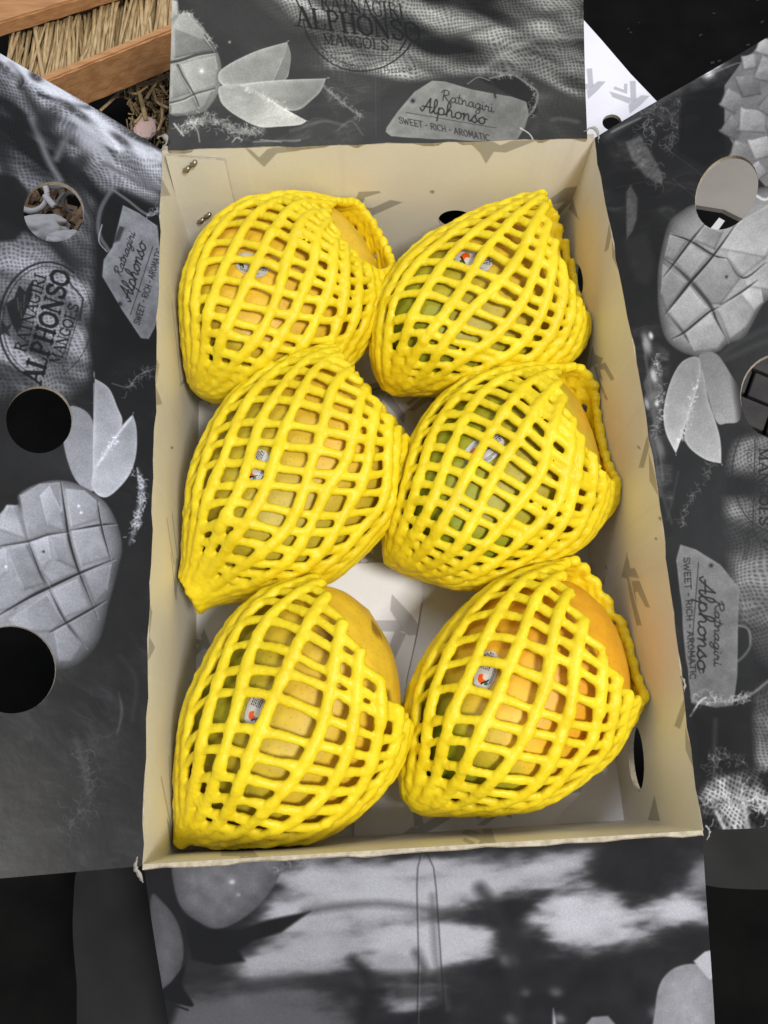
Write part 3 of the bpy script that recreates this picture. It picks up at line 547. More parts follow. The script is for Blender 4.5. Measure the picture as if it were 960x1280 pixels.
# label and cord
c.poly([(600,100),(640,92),(668,110),(672,140),(655,150),(640,120)], .13, soft=5, alpha=.8)
c.poly([(483,160),(497,140),(518,116),(540,102),(556,103),(591,113),(640,121),(658,127),(661,142),(656,160),(646,176),(600,176),(489,171),(482,165)], .52, soft=1.3, tex=.06, texs=22, grad=((520,110),.55,(600,175),.45), rim=.05)
text(c, 'Ratnagiri', SCR, (552,126), (617,141), (-2,-13), 2.7, .12, shear=.15); text(c, 'Alphonso', SCR, (526,139), (607,156), (-2,-17), 3.9, .10, shear=.15)
c.line([(507,141),(560,150),(620,160)], .16, 1.5); text(c, 'SWEET - RICH - AROMATIC', PLA, (499,154), (613,176), (-1.5,-7.5), 2.3, .12); c.blob((516,127), 2.6, 2.6, 0, .1)
c.line([(582,108),(598,98),(614,102),(619,122)], .20, 7, soft=2, alpha=.9); c.line([(584,106),(598,97),(612,101)], .55, 2.5); c.line([(612,98),(640,93),(660,105),(672,115),(668,135),(656,150),(650,165)], .5, 6, soft=2, alpha=.85); c.fray([(620,95),(650,95),(670,115),(665,140)], .75, 60, 6, 1.3, .7, 56, 3)
c.line([(650,160),(662,168),(668,178)], .8, 3.5); c.line([(690,150),(700,148),(722,152)], .42, 12, soft=6, alpha=.5)
for x in (468, 476): c.line([(x,0),(x+1,80),(x+2,172)], .42 if x == 468 else .16, 1.2, alpha=.55)
c.soften(1); c.grain(.09, 29); IM_top = c.image('top_flap_print', (1.0,1.0,.965))

# ---- bottom flap: out-of-focus orchard
C4 = Canvas(P_bot, -W/2-.04, W/2+.04, -.004, .135, base=.14); c = C4
c.a += .08*(fbm(c.h, c.w, 60, 4, 43)-.5)
N4 = np.repeat(fbm(c.h, c.w//3+1, 55, 4, 61), 3, axis=1)[:, :c.w]; N5 = np.repeat(fbm(c.h, c.w//2+1, 24, 4, 62), 2, axis=1)[:, :c.w]
Y4, X4 = np.mgrid[0:c.h, 0:c.w]
def field(pts, val, soft):                    # soft-edged bright mass with a ragged outline
    P = c.T(spline(pts, 5, True)); d = c.sd(P, X4+.5, Y4+.5)+(N4-.5)*120+(N5-.5)*34; m = 1/(1+np.exp(np.clip(d/(soft*2.0), -40, 40))); c.a[:] = c.a*(1-m)+val*m
field([(350,1110),(430,1085),(560,1075),(700,1068),(720,1075),(660,1110),(610,1135),(560,1150),(470,1165),(400,1150),(360,1170),(330,1150)], .66, 6)
field([(300,1190),(400,1150),(480,1150),(590,1150),(620,1185),(560,1205),(470,1200),(380,1215),(310,1230)], .62, 6)
field([(470,1175),(600,1150),(620,1190),(570,1215),(530,1240),(500,1205)], .68, 5)
field([(655,1150),(700,1125),(790,1120),(868,1110),(880,1150),(800,1160),(740,1190),(690,1185)], .72, 5)
field([(480,1200),(520,1200),(530,1240),(510,1265),(490,1250)], .58, 5)
field([(200,1260),(300,1235),(420,1250),(420,1330),(200,1330)], .36, 7)
field([(860,1095),(890,1080),(890,1110),(868,1112)], .5, 5)
for q, r_, v in [((635,1200),11,.6),((655,1240),8,.6),((695,1240),9,.55),((700,1275),8,.6),((760,1170),16,.6),((455,1225),12,.35),((300,1250),14,.4),((640,1275),10,.45),((820,1265),10,.5)]: c.blob(q, r_, r_*.8, 20, v, .6, 2.5)
for P, v, wd in [([(600,1110),(620,1140),(640,1200),(650,1270)],.17,16),([(300,1235),(420,1225),(560,1222),(600,1235)],.20,18),([(440,1200),(460,1230),(450,1290)],.12,12),([(500,1240),(600,1235),(700,1230)],.15,22),([(380,1140),(470,1130),(560,1140)],.26,7),([(540,1120),(545,1200),(560,1260)],.3,4),([(520,1190),(530,1210)],.2,10)]: c.line(P, v, wd*1.8, soft=11, alpha=.7)
c.poly([(178,1085),(215,1085),(230,1130),(235,1180),(225,1250),(210,1290),(200,1290)], .11, soft=8, alpha=.9)
c.poly([(188,1125),(205,1128),(224,1155),(230,1190),(222,1220),(205,1245),(195,1240)], .38, soft=2, smooth=True, edge=.1, tex=.05)
c.poly([(215,1075),(230,1070),(348,1068),(346,1100),(325,1130),(300,1150),(272,1160),(250,1152),(228,1135),(218,1110)], .43, soft=2, smooth=True, edge=.13, tex=.06, texs=26)
c.blob((290,1102), 3.5, 3, 0, .75); c.blob((298,1118), 2.5, 2, 0, .6)
c.fray([(345,1090),(365,1080),(385,1075)], .6, 50, 10, 1.4, .6, 63, 6)
c.poly([(228,1140),(260,1160),(300,1162),(335,1150),(388,1140),(352,1166),(318,1176),(298,1188),(306,1202),(270,1206),(240,1198)], .095, soft=4)
c.poly([(232,1205),(228,1230),(242,1257),(215,1250),(200,1240),(215,1225)], .09, soft=1.5, smooth=True)
c.line([(200,1248),(235,1262)], .12, 5)
c.poly([(818,1262),(824,1230),(838,1212),(858,1204),(880,1206),(890,1225),(900,1330),(815,1330)], .60, soft=2, smooth=True, edge=.12, tex=.05, rim=.08); c.poly([(866,1200),(880,1188),(892,1185),(900,1220),(885,1222)], .68, soft=2)
c.poly([(725,1290),(740,1272),(760,1270),(778,1290),(770,1330),(730,1330)], .5, soft=2.5); c.poly([(692,1262),(697,1290),(690,1330)], .7, soft=3)
# thumb-cut crease lines
for dx in (0, 0): pass
c.line([(521,1290),(523,1200),(521,1110),(522,1085),(527,1066),(533,1066),(542,1085),(545,1110),(551,1200),(557,1290)], .12, 2.2, soft=.8, smooth=False, alpha=.8); c.line([(523,1290),(525,1200),(523,1110),(524,1086),(528,1068)], .62, 1.2, smooth=False, alpha=.6)
c.soften(3); c.grain(.07, 39); IM_bot = c.image('bottom_flap_print', (.985,.985,1.03))

# ---- inside of the carton: cream liner with grey marks
def liner(pl, u0, u1, v0, v1, name, marks, base=.89, tint=(1.0,.982,.935), seed=1, extra=None, mk=.74):
    c = Canvas(pl, u0, u1, v0, v1, res=.0003, base=base); c.a += .035*(fbm(c.h, c.w, 160, 4, seed)-.5)
    for m_ in marks: mark(c, m_[0], m_[1], m_[2], base*mk, .8, flip=m_[3], kx=m_[4] if len(m_) > 4 else 1, ky=m_[5] if len(m_) > 5 else 1)
    if extra: extra(c)
    c.grain(.015, seed+3); return c, c.image(name, tint)
def ex_b(c):
    m = .63
    for P in ([(301,180),(306,184),(314,188),(324,197),(334,187),(370,176),(392,178),(372,189),(346,192),(330,209),(316,196)], [(585,174),(588,180),(600,192),(607,205),(617,190),(632,191),(670,176),(650,172),(625,182),(606,172)],
              [(474,239),(448,240),(440,262),(453,269),(465,260),(452,259),(456,247),(476,241)], [(443,270),(451,276),(503,253),(488,250)], [(436,249),(442,252),(438,262)], [(687,249),(706,235),(722,233),(714,252),(697,270),(691,268),(706,252),(690,256)]): c.poly(P, m, alpha=.85)
def ex_l(c):
    m = .64; A = lambda P: S(P, 3.12, 160, 700); B = lambda P: S(P, 2.46, 160, 180)
    for P in (A([(64,95),(95,205),(84,300),(106,342),(70,412),(65,330),(80,322),(75,230)]), A([(150,1000),(186,1082),(168,1135),(158,1060)]), B([(98,95),(131,160),(100,162)]), B([(158,745),(184,700),(176,735)]), B([(78,640),(97,680),(86,745),(106,800),(72,808),(80,730)]), A([(188,-10),(205,20),(186,160),(180,120)])): c.poly(P, m, alpha=.8)
    for P in (A([(130,850),(146,930),(160,1000),(172,1050)]), A([(160,770),(166,900),(170,1010)]), A([(168,-20),(180,80),(190,150)]), B([(135,490),(150,620),(163,740)]), B([(152,500),(160,620),(172,710)]), B([(120,1155),(130,1220),(142,1290)]), B([(136,1140),(146,1220),(156,1290)])): c.line(P, m, 7, soft=1.5, alpha=.7)
def ex_r(c):
    m = .63; A = lambda P: S(P, 4.27, 680, 200); B = lambda P: S(P, 4.27, 700, 480)
    for P in (A([(250,990),(262,1040),(302,1060),(290,1090),(265,1095),(232,1118)]), A([(255,1105),(275,1185),(312,1280),(326,1284),(292,1190),(272,1098)]), A([(275,1095),(312,1083),(356,1172),(340,1182),(307,1118),(286,1122),(302,1185),(286,1165)]),
              A([(340,330),(312,495),(332,480),(350,400)]), A([(350,430),(350,520),(385,612),(395,610),(372,520),(362,440)]), A([(150,200),(186,322),(132,262)]),
              B([(422,275),(386,450),(410,450),(432,340)]), B([(430,365),(438,520),(490,618),(480,560),(450,440)]), B([(342,895),(318,1032),(345,1040),(360,1130),(398,1290),(424,1290),(376,1120),(355,1030),(406,1040),(382,985),(360,985)]), B([(368,1052),(406,1052),(463,1196),(440,1192),(398,1108),(386,1115),(400,1182),(380,1120)]),
              B([(235,960),(250,985),(240,995)]), B([(238,1020),(220,1080),(232,1070)]), S([(565,335),(522,470),(548,485),(570,400)], 3.69, 700, 780), S([(572,470),(575,580),(632,710),(622,640),(590,540)], 3.69, 700, 780), S([(435,790),(405,905),(462,910)], 3.69, 700, 780)): c.poly(P, m, alpha=.85)
def specks(c, pts, seed, n=14):
    g = np.random.default_rng(seed)
    for p in pts: c.blob(p, g.uniform(1,2.2), g.uniform(1.2,3), g.uniform(0,180), .42, .75, 3)
    for _ in range(n):
        u, v = g.uniform(c.u0+.02, c.u1-.02), g.uniform(.01, H-.005); x, y = (u-c.u0)/c.res, (v-c.v0)/c.res; r_ = g.uniform(.6, 1.8); c.line([(x, y), (x+g.uniform(-3,3), y+g.uniform(-3,3))], .66, r_, alpha=.5, smooth=False, uv=True)
    for k in range(7):
        u = g.uniform(c.u0+.02, c.u1-.02); x = (u-c.u0)/c.res; c.line([(x, c.h*.1), (x+g.uniform(-8,8), c.h*.5), (x+g.uniform(-8,8), c.h*.97)], c.a.mean()*1.06 if k % 2 else c.a.mean()*.94, 5, soft=5, alpha=.35, uv=True)
_exb, _exl, _exr = ex_b, ex_l, ex_r
def ex_b(c): _exb(c); specks(c, [(540,240),(600,300)], 5)
def ex_l(c): _exl(c); specks(c, [(215,560)], 6)
def ex_r(c): _exr(c); specks(c, [(816,649),(812,674),(790,560),(845,800)], 7)
CB, IM_wb = liner(P_wb, -W/2-.01, W/2+.01, -.005, H+.01, 'back_wall_liner', [((590,335),34,30,1)], seed=71, extra=ex_b)
CLW, IM_wl = liner(P_wl, -.01, L+.01, -.005, H+.01, 'left_wall_liner', [], seed=72, extra=ex_l)
CRW, IM_wr = liner(P_wr, -.01, L+.01, -.005, H+.01, 'right_wall_liner', [], seed=73, extra=ex_r)
CF, IM_wf = liner(P_wf, -W/2-.01, W/2+.01, -.005, H+.01, 'front_wall_liner', [((300,1070),30,0,1),((600,1050),30,20,1)], seed=74)
def fl_extra(c):
    c.line([(440,497),(500,478),(560,476)], .30, 1.6); c.line([(543,480),(541,520)], .45, 2.5)
CFL, IM_fl = liner(P_fl, -W/2-.01, W/2+.01, -.01, L+.01, 'floor_liner', [((505,350),34,30,1),((478,500),38,-60,1),((462,498),26,120,1),((530,495),26,30,1),((256,495),18,60,1),((249,806),22,20,1),((505,1000),40,-60,1),((700,965),30,120,1),((460,700),34,30,1),((350,1040),30,10,1),((690,690),30,60,1),((480,1010),30,0,1)], base=.93, tint=(1,1,1.01), seed=75, extra=fl_extra)
P_t1 = Plane((0,0,.0022), (1,0,0), (0,1,0))
CT1, IM_t1 = liner(P_t1, -W/2-.01, W/2+.01, -.01, L+.01, 'floor_tongue_liner', [((492,789),50,0,1),((530,1030),40,150,1),((722,975),26,120,1),((620,1010),30,30,1)], base=.95, tint=(1,1,1.02), seed=76)
# ================================================================== CARTON
m_left, m_right, m_top, m_bot = [print_mat(n, i) for n, i in (('left_flap_print', IM_left), ('right_flap_print', IM_right), ('top_flap_print', IM_top), ('bottom_flap_print', IM_bot))]
m_wb, m_wl, m_wr, m_wf, m_fl, m_t1 = [print_mat(n, i, rough=.42, gloss=.4, wrinkle=.16, wscale=18) for n, i in (('liner_back', IM_wb), ('liner_left', IM_wl), ('liner_right', IM_wr), ('liner_front', IM_wf), ('liner_floor', IM_fl), ('liner_tongue', IM_t1))]
box = empty('mango_carton', (0, L/2, 0)); tag(box, 'open cardboard carton with cream inside and black and white printed flaps, holding six netted mangoes', 'box')
def q(u0, v0, u1, v1): return [(u0,v0),(u1,v0),(u1,v1),(u0,v1)]
def P_(o): return put(o, box)
TH = .003; dl = board_edge
P_(panel('wall', P_wb, q(-W/2, 0, W/2, H-.0004), [oval(P_wb, (571,276), 23, 13, 4)], TH, [m_wb, dark_back, dl], CB))
P_(panel('wall', P_wl, q(0, 0, L, H-.0004), [oval(P_wl, (232,360), 6.5, 25, 4)], TH, [m_wl, dark_back, dl], CLW))
bowd = lambda uv: np.stack([bow(uv[:,0])*np.clip(uv[:,1]/H, 0, 1)**1.5, 0*uv[:,0], 0*uv[:,0]], 1)
P_(panel('wall', P_wr, q(0, 0, L, H-.0004), [oval(P_wr, (795,948), 9.5, 42, -4), oval(P_wr, (722,350), 6, 20, -4)], TH, [m_wr, dark_back, dl], CRW, disp=bowd))
P_(panel('wall', P_wf, q(-W/2, 0, W/2, H-.0004), [], .0022, [m_wf, dark_back, dl], CF))
P_(panel('floor_panel', P_fl, q(-W/2-.002, -.002, W/2+.002, L+.002), [], TH, [m_fl, kraft, dl], CFL))
# floor tongues of the folding bottom
def tongue(px, th=.0016): return P_(panel('floor_tongue', P_t1, [tuple(p) for p in P_t1.uv(px)], [], th, [m_t1, kraft, dl], CT1, step=.02))
tongue([(300,800),(330,742),(420,706),(470,703),(505,704),(521,712),(528,728),(527,750),(521,790),(508,850),(500,905),(470,930),(380,900)])
tongue([(442,1056),(444,960),(560,930),(690,900),(735,930),(736,965),(724,995),(700,1018),(690,1036)])
# left corner lap, glued to the back wall and stapled
P_lap = Plane((0, L-.0016, 0), (1,0,0), (0,0,1))
CLAP, IM_lap = liner(P_lap, -W/2-.01, 0, 0, H+.01, 'corner_lap_liner', [], seed=79)
m_lap = print_mat('liner_lap', IM_lap, rough=.42, gloss=.4, wrinkle=.16)
P_(panel('corner_lap', P_lap, [tuple(p) for p in P_lap.uv([(207,195),(281,201),(303,300),(318,370),(252,372)])], [], .0013, [m_lap, kraft, dl], CLAP, step=.01))
m_staple = mat('staple_wire', (.30,.26,.19), .35, Metallic=.85)
P_s = Plane((0, L-.0022, 0), (1,0,0), (0,0,1))
for a_, b_ in (((244,202),(231,213)), ((262,267),(249,277))):
    Aw, Bw = P_s.xyz(P_s.uv([a_, b_])); M_ = (Aw+Bw)/2; V, F = [], []
    for p0, p1 in ((Aw, M_+(Aw-M_)*.3), (Bw, M_+(Bw-M_)*.3)):
        d_ = np.array([0,-.0009,0]); tube_geo([p0+np.array([0,.0015,0]), p0+d_*.4, p0*.5+p1*.5+d_, p1+d_*.6, p1+np.array([0,.0015,0])], [.0009,.0014,.0015,.0014,.0009], 6, V, F)
    P_(link('staple', mesh(V, F), m_staple, smooth=True))
# flaps
def wav(plane, ax, amp, seed, bowf=None):
    g = np.random.default_rng(seed); ph = g.uniform(0, 6.28, 6); fr = g.uniform(10, 32, 6)
    def f(uv):
        u, v = uv[:,0], uv[:,1]; h = np.clip(v/.03, 0, 1)**1.3
        z = sum(np.sin(u*fr[k]*1.6+v*fr[(k+2)%6]+ph[k]) for k in range(3))/3*amp*h
        d = z[:,None]*plane.N
        e = np.exp(-np.abs(v)/.004)*(.00035*np.sin(u*190+ph[0])+.0003*np.sin(u*83+ph[1])+.00022*np.sin(u*420+ph[2])); d = d+e[:,None]*plane.V
        if bowf is not None: d = d+bowf(u)[:,None]*np.array([1.,0,0])*np.exp(-v/.12)[:,None]
        return d
    return f
VO = .118
o_l = [(0-.0006, 0), (L, 0), extend(P_left, (203,187), (0,64), VO), extend(P_left, (178,1084), (0,1099), VO)]
P_(panel('flap', P_left, o_l, [oval(P_left, (67.5,264.5), 38, 37, 20), oval(P_left, (49,525), 41.5, 41.5, 0), oval(P_left, (14,837), 56, 55, 0)], .0026, [m_left, kraft, dl], C1, disp=wav(P_left, 0, .0022, 1)))['label'] = 'left flap with three round finger holes'
o_r = [(0, 0), (L, 0), extend(P_right, (746,166), (960,42), VO), extend(P_right, (878,1036), (960,1033), VO)]
P_(panel('flap', P_right, o_r, [oval(P_right, (907,242), 50, 36, -62), oval(P_right, (969,497), 54, 51, 80)], .0026, [m_right, kraft, dl], C2, disp=wav(P_right, 0, .002, 2, bow)))['label'] = 'right flap printed with a halved mango and a tag'
o_t = [(-W/2+.003, 0), (W/2-.004, 0), extend(P_top, (728,168), (728,0), .116), extend(P_top, (213,178), (216,0), .116)]
P_(panel('flap', P_top, o_t, [], .0026, [m_top, kraft, dl], C3, disp=wav(P_top, 1, .0012, 3)))['label'] = 'back flap printed with mango slices and a round stamp'
o_b = [(-W/2+.0008, 0), (W/2-.0006, 0), extend(P_bot, (877,1042), (892,1280), .128), extend(P_bot, (178,1088), (212,1290), .128)]
P_(panel('flap', P_bot, o_b, [], .0026, [m_bot, kraft, dl], C4, disp=wav(P_bot, 1, .0012, 4)))['label'] = 'front flap with a blurred orchard print'
# torn paper curls at the four corners
m_torn = mat('torn_paper', (.30,.28,.25), .7)
def curl(c0, pts, wd):
    V, F = [], []; P = np.array(pts, float)+np.array(c0); n = len(P); P = spline(P, 5); s_ = np.sin(np.linspace(.25, math.pi-.15, len(P)))*wd
    for i, p in enumerate(P):
        g = rng.normal(0, .0002, 3); V += [p+g, p+np.array([s_[i]*.8, s_[i]*.5, s_[i]*.5])-g]
    for i in range(len(P)-1): F.append((2*i, 2*i+1, 2*i+3, 2*i+2))
    o = link('torn_edge', mesh(V, F), m_torn, smooth=True); md = o.modifiers.new('t', 'SOLIDIFY'); md.thickness = .0004; P_(o)
curl((-W/2,L,H), [(-.001,-.001,.0005),(.002,.003,.002),(.0005,.006,.003),(-.003,.007,.001)], .0022)
curl((W/2,L,H), [(-.006,.003,.001),(-.002,.004,.0025),(.001,.001,.0015),(.0015,-.004,.001)], .002)
curl((-W/2,0,H), [(-.002,.003,.001),(-.003,-.001,.0018),(-.001,-.005,.0008),(.0005,-.007,0)], .0022)
curl((W/2,0,H), [(.001,.002,.0006),(.002,-.001,.0008),(.001,-.004,.0002)], .0010)
curl((W/2,.065,H), [(.0045-.004,0,.0006),(.0012,-.003,.0012),(.0008,-.007,.0006)], .001)
# ================================================================== FRUIT AND NETS
def skin_mat(name):
    m = mat(name, rough=.45, **{'Specular IOR Level': .3}); N, K, b = nodes(m); at_ = N.new('ShaderNodeAttribute'); at_.attribute_name = 'skin'
    tc = N.new('ShaderNodeTexCoord'); v = N.new('ShaderNodeTexVoronoi'); v.inputs['Scale'].default_value = 420; K.new(tc.outputs['Object'], v.inputs[0])
    r = N.new('ShaderNodeValToRGB'); r.color_ramp.elements[0].position = .12; r.color_ramp.elements[1].position = .26; r.color_ramp.elements[0].color = (.75,.62,.35,1); r.color_ramp.elements[1].color = (1,1,1,1); K.new(v.outputs[0], r.inputs[0])
    n = N.new('ShaderNodeTexNoise'); n.inputs['Scale'].default_value = 90; n.inputs['Detail'].default_value = 6; K.new(tc.outputs['Object'], n.inputs[0])
    r2 = N.new('ShaderNodeValToRGB'); r2.color_ramp.elements[0].position = .3; r2.color_ramp.elements[1].position = .7; r2.color_ramp.elements[0].color = (.80,.80,.78,1); r2.color_ramp.elements[1].color = (1,1,1,1); K.new(n.outputs[0], r2.inputs[0])
    x = N.new('ShaderNodeMix'); x.data_type = 'RGBA'; x.blend_type = 'MULTIPLY'; x.inputs[0].default_value = .7; K.new(at_.outputs['Color'], x.inputs[6]); K.new(r.outputs[0], x.inputs[7])
    y = N.new('ShaderNodeMix'); y.data_type = 'RGBA'; y.blend_type = 'MULTIPLY'; y.inputs[0].default_value = 1; K.new(x.outputs[2], y.inputs[6]); K.new(r2.outputs[0], y.inputs[7]); K.new(y.outputs[2], b.inputs['Base Color'])
    bp = N.new('ShaderNodeBump'); bp.inputs['Strength'].default_value = .25; bp.inputs['Distance'].default_value = .0006; K.new(n.outputs[0], bp.inputs['Height']); K.new(bp.outputs[0], b.inputs['Normal'])
    b.inputs['Subsurface Weight'].default_value = .15; b.inputs['Subsurface Radius'].default_value = (1,.5,.1); b.inputs['Subsurface Scale'].default_value = .004; return m
m_skin = skin_mat('mango_skin')
def foam_mat():
    m = mat('yellow_foam_net', (.95,.76,.012), .44); N, K, b = nodes(m)
    b.inputs['Subsurface Weight'].default_value = .4; b.inputs['Subsurface Radius'].default_value = (1,.8,.15); b.inputs['Subsurface Scale'].default_value = .0045
    tc = N.new('ShaderNodeTexCoord'); n = N.new('ShaderNodeTexNoise'); n.inputs['Scale'].default_value = 700; n.inputs['Detail'].default_value = 3; K.new(tc.outputs['Object'], n.inputs[0])
    n2 = N.new('ShaderNodeTexNoise'); n2.inputs['Scale'].default_value = 60; n2.inputs['Detail'].default_value = 5; K.new(tc.outputs['Object'], n2.inputs[0])
    r = N.new('ShaderNodeValToRGB'); r.color_ramp.elements[0].position = .3; r.color_ramp.elements[1].position = .7; r.color_ramp.elements[0].color = (.72,.54,.008,1); r.color_ramp.elements[1].color = (.82,.65,.018,1); K.new(n2.outputs[0], r.inputs[0]); K.new(r.outputs[0], b.inputs['Base Color'])
    bp = N.new('ShaderNodeBump'); bp.inputs['Strength'].default_value = .45; bp.inputs['Distance'].default_value = .0006; K.new(n.outputs[0], bp.inputs['Height']); K.new(bp.outputs[0], b.inputs['Normal'])
    b.inputs['Specular IOR Level'].default_value = .38; return m
m_foam = foam_mat()
m_stick = None
class Body:
    """closed body lofted between two outlines (upper-left and lower-right side), axis height z0..z1"""
    def __init__(s, UL, LR, z0, z1, bk, n=60, shear=0., far=0., bmax=.046):
        a = resample(spline(UL, 8), n); b = resample(spline(LR, 8), n); s.n = n; s.C = np.zeros((n,3)); s.h = np.zeros((n,3)); s.u = np.zeros((n,3)); s.d = np.zeros((n,3)); s.f = np.zeros(n)
        zs = z0+(z1-z0)*np.linspace(0, 1, n)
        ax = None
        for i in range(n):
            A = at([a[i]], zs[i])[0]; B = at([b[i]], zs[i])[0]; s.C[i] = (A+B)/2; s.h[i] = (B-A)/2
        ax = s.C[-1]-s.C[0]; ax /= np.linalg.norm(ax); s.ax = ax
        for i in range(n):
            hw = np.linalg.norm(s.h[i]); v = CAM-s.C[i]; hh = s.h[i]/(hw+1e-9); v = v-(v @ hh)*hh; v /= np.linalg.norm(v)
            bb = bmax*(1-math.exp(-(hw*bk/bmax)**1.0*1.9))/(1-math.exp(-1.9)) if hw*bk < bmax else bmax
            s.u[i] = v*min(bb, hw*1.05)
            e = max(0, (i/(n-1)-.55)/.45)**1.5; s.d[i] = s.u[i]*(1.2-(.7*e if far else 0)); s.f[i] = far*e; s.u[i] = s.u[i]-ax*shear*e
    def ev(s, t, th, off=0.):
        """t in 0..1 along, th angle (0 lower right, pi/2 top, pi upper left)"""
        t = np.clip(t, 0, 1)*(s.n-1); i = np.minimum(t.astype(int), s.n-2); f = (t-i)[...,None]
        C = s.C[i]*(1-f)+s.C[i+1]*f; h = s.h[i]*(1-f)+s.h[i+1]*f; u = s.u[i]*(1-f)+s.u[i+1]*f
        c_, s_ = np.cos(th)[...,None], np.sin(th)[...,None]; d = s.d[i]*(1-f)+s.d[i+1]*f; u = np.where(s_ < 0, d, u); P = C+h*c_+u*s_+s.ax*(s.f[i]*(1-f[...,0])+s.f[i+1]*f[...,0])[...,None]*np.sqrt(np.clip(-s_, 0, 1))
        if off:
            hn = np.linalg.norm(h, axis=-1, keepdims=True)+1e-9; un = np.linalg.norm(u, axis=-1, keepdims=True)+1e-9
            nn = h/hn*c_/hn+u/un*s_/un; nn /= np.linalg.norm(nn, axis=-1, keepdims=True)+1e-9; P = P+nn*off
        return P
def skin_colours(P, s_, kind, seed):
    g = [fbm(64, 64, 22, 4, seed+k) for k in range(3)]
    return g
COLS = {'green': (.30,.34,.018), 'olive': (.54,.43,.032), 'yellow': (.84,.55,.04), 'orange': (.82,.41,.020), 'tan': (.55,.36,.07)}
def make_mango(k, D, label):
    b = Body(D['mUL'], D['mLR'], *D['mz'], .95, n=120, bmax=.0425); D['mb'] = b; nt = 150
    th = np.linspace(0, 2*math.pi, nt, endpoint=False); V = []; F = []; ts = []
    for i in range(1, b.n-1):
        V.append(b.ev(np.full(nt, i/(b.n-1)), th, .0004*min(1, 6*math.sin(math.pi*i/(b.n-1))))); ts += [(i/(b.n-1), a) for a in th]
    V = np.concatenate(V); V[:,2] = np.maximum(V[:,2], .0042); V[:,1] = np.clip(V[:,1], .004, L-.005); V[:,0] = np.clip(V[:,0], -W/2+.005, W/2-.004)
    m_ = b.n-2
    for i in range(m_-1):
        for j in range(nt): j2 = (j+1) % nt; F.append((i*nt+j, i*nt+j2, (i+1)*nt+j2, (i+1)*nt+j))
    V = list(V)+[b.C[0], b.C[-1]]
    for j in range(nt): j2 = (j+1) % nt; F.append((m_*nt, j2, j)); F.append((m_*nt+1, (m_-1)*nt+j, (m_-1)*nt+j2))
    me = mesh(V, F); bmm = bmesh.new(); bmm.from_mesh(me); bmesh.ops.recalc_face_normals(bmm, faces=bmm.faces); bmm.to_mesh(me); bmm.free()
    G = fbm(80, 160, 40, 4, 100+k); G2 = fbm(80, 160, 14, 4, 200+k); ca = me.color_attributes.new('skin', 'FLOAT_COLOR', 'POINT'); out = np.ones((len(V), 4), np.float32)
    A_, B_, C_ = [np.array(COLS[x]) for x in D['cols']]
    dirv = np.array([math.cos(D['cdir']), math.sin(D['cdir'])]); cen = b.C[b.n//2]
    for vi, p in enumerate(V):
        ti, a = ts[vi] if vi < len(ts) else (0, 0)
        gg = G[int(ti*79), int((.5+.5*math.sin(a/2))*150)]; g2 = G2[int(ti*79), int((.5+.5*math.sin(a/2))*150)]
        s_ = ((p[:2]-cen[:2]) @ dirv)/.045*.5+.5+D.get('coff', 0)+(gg-.5)*1.1+(g2-.5)*.4
        col = A_+(B_-A_)*min(max(s_*2, 0), 1) if s_ < .5 else B_+(C_-B_)*min(max(s_*2-1, 0), 1)
        for (px, r_, sv) in D.get('spots', []):
            d_ = np.linalg.norm(p-D['_sp'][px])/r_
            w_ = np.clip((1.0-d_+(g2-.5)*2.6)*1.8, 0, 1)*sv; col = col*(1-w_)+np.array((.10,.045,.012))*w_
        out[vi, :3] = col
    ca.data.foreach_set('color', out.ravel())
    o = link('mango', me, m_skin, smooth=True); o.location = (0,0,0)
    tag(o, label, 'mango', 'netted mangoes in the carton'); return o
def strap(P, Nn, r, V, F, sides=9):
    """flattened foam strand: wide along the surface, thin across it"""
    T = np.gradient(P, axis=0); T /= np.linalg.norm(T, axis=1)[:,None]+1e-12; B = np.cross(T, Nn); B /= np.linalg.norm(B, axis=1)[:,None]+1e-12; Nn = np.cross(B, T); b0 = len(V); n = len(P)
    for i in range(n):
        e = 1 if 0 < i < n-1 else .75
        for k in range(sides):
            q = 2*math.pi*k/sides; V.append(P[i]+r[i]*e*(.86*math.sin(q)*Nn[i]+1.14*math.cos(q)*B[i]))
    for i in range(n-1):
        for k in range(sides): k2 = (k+1) % sides; F.append((b0+i*sides+k, b0+i*sides+k2, b0+(i+1)*sides+k2, b0+(i+1)*sides+k))
    F.append(tuple(b0+k for k in range(sides))[::-1]); F.append(tuple(b0+(n-1)*sides+k for k in range(sides)))
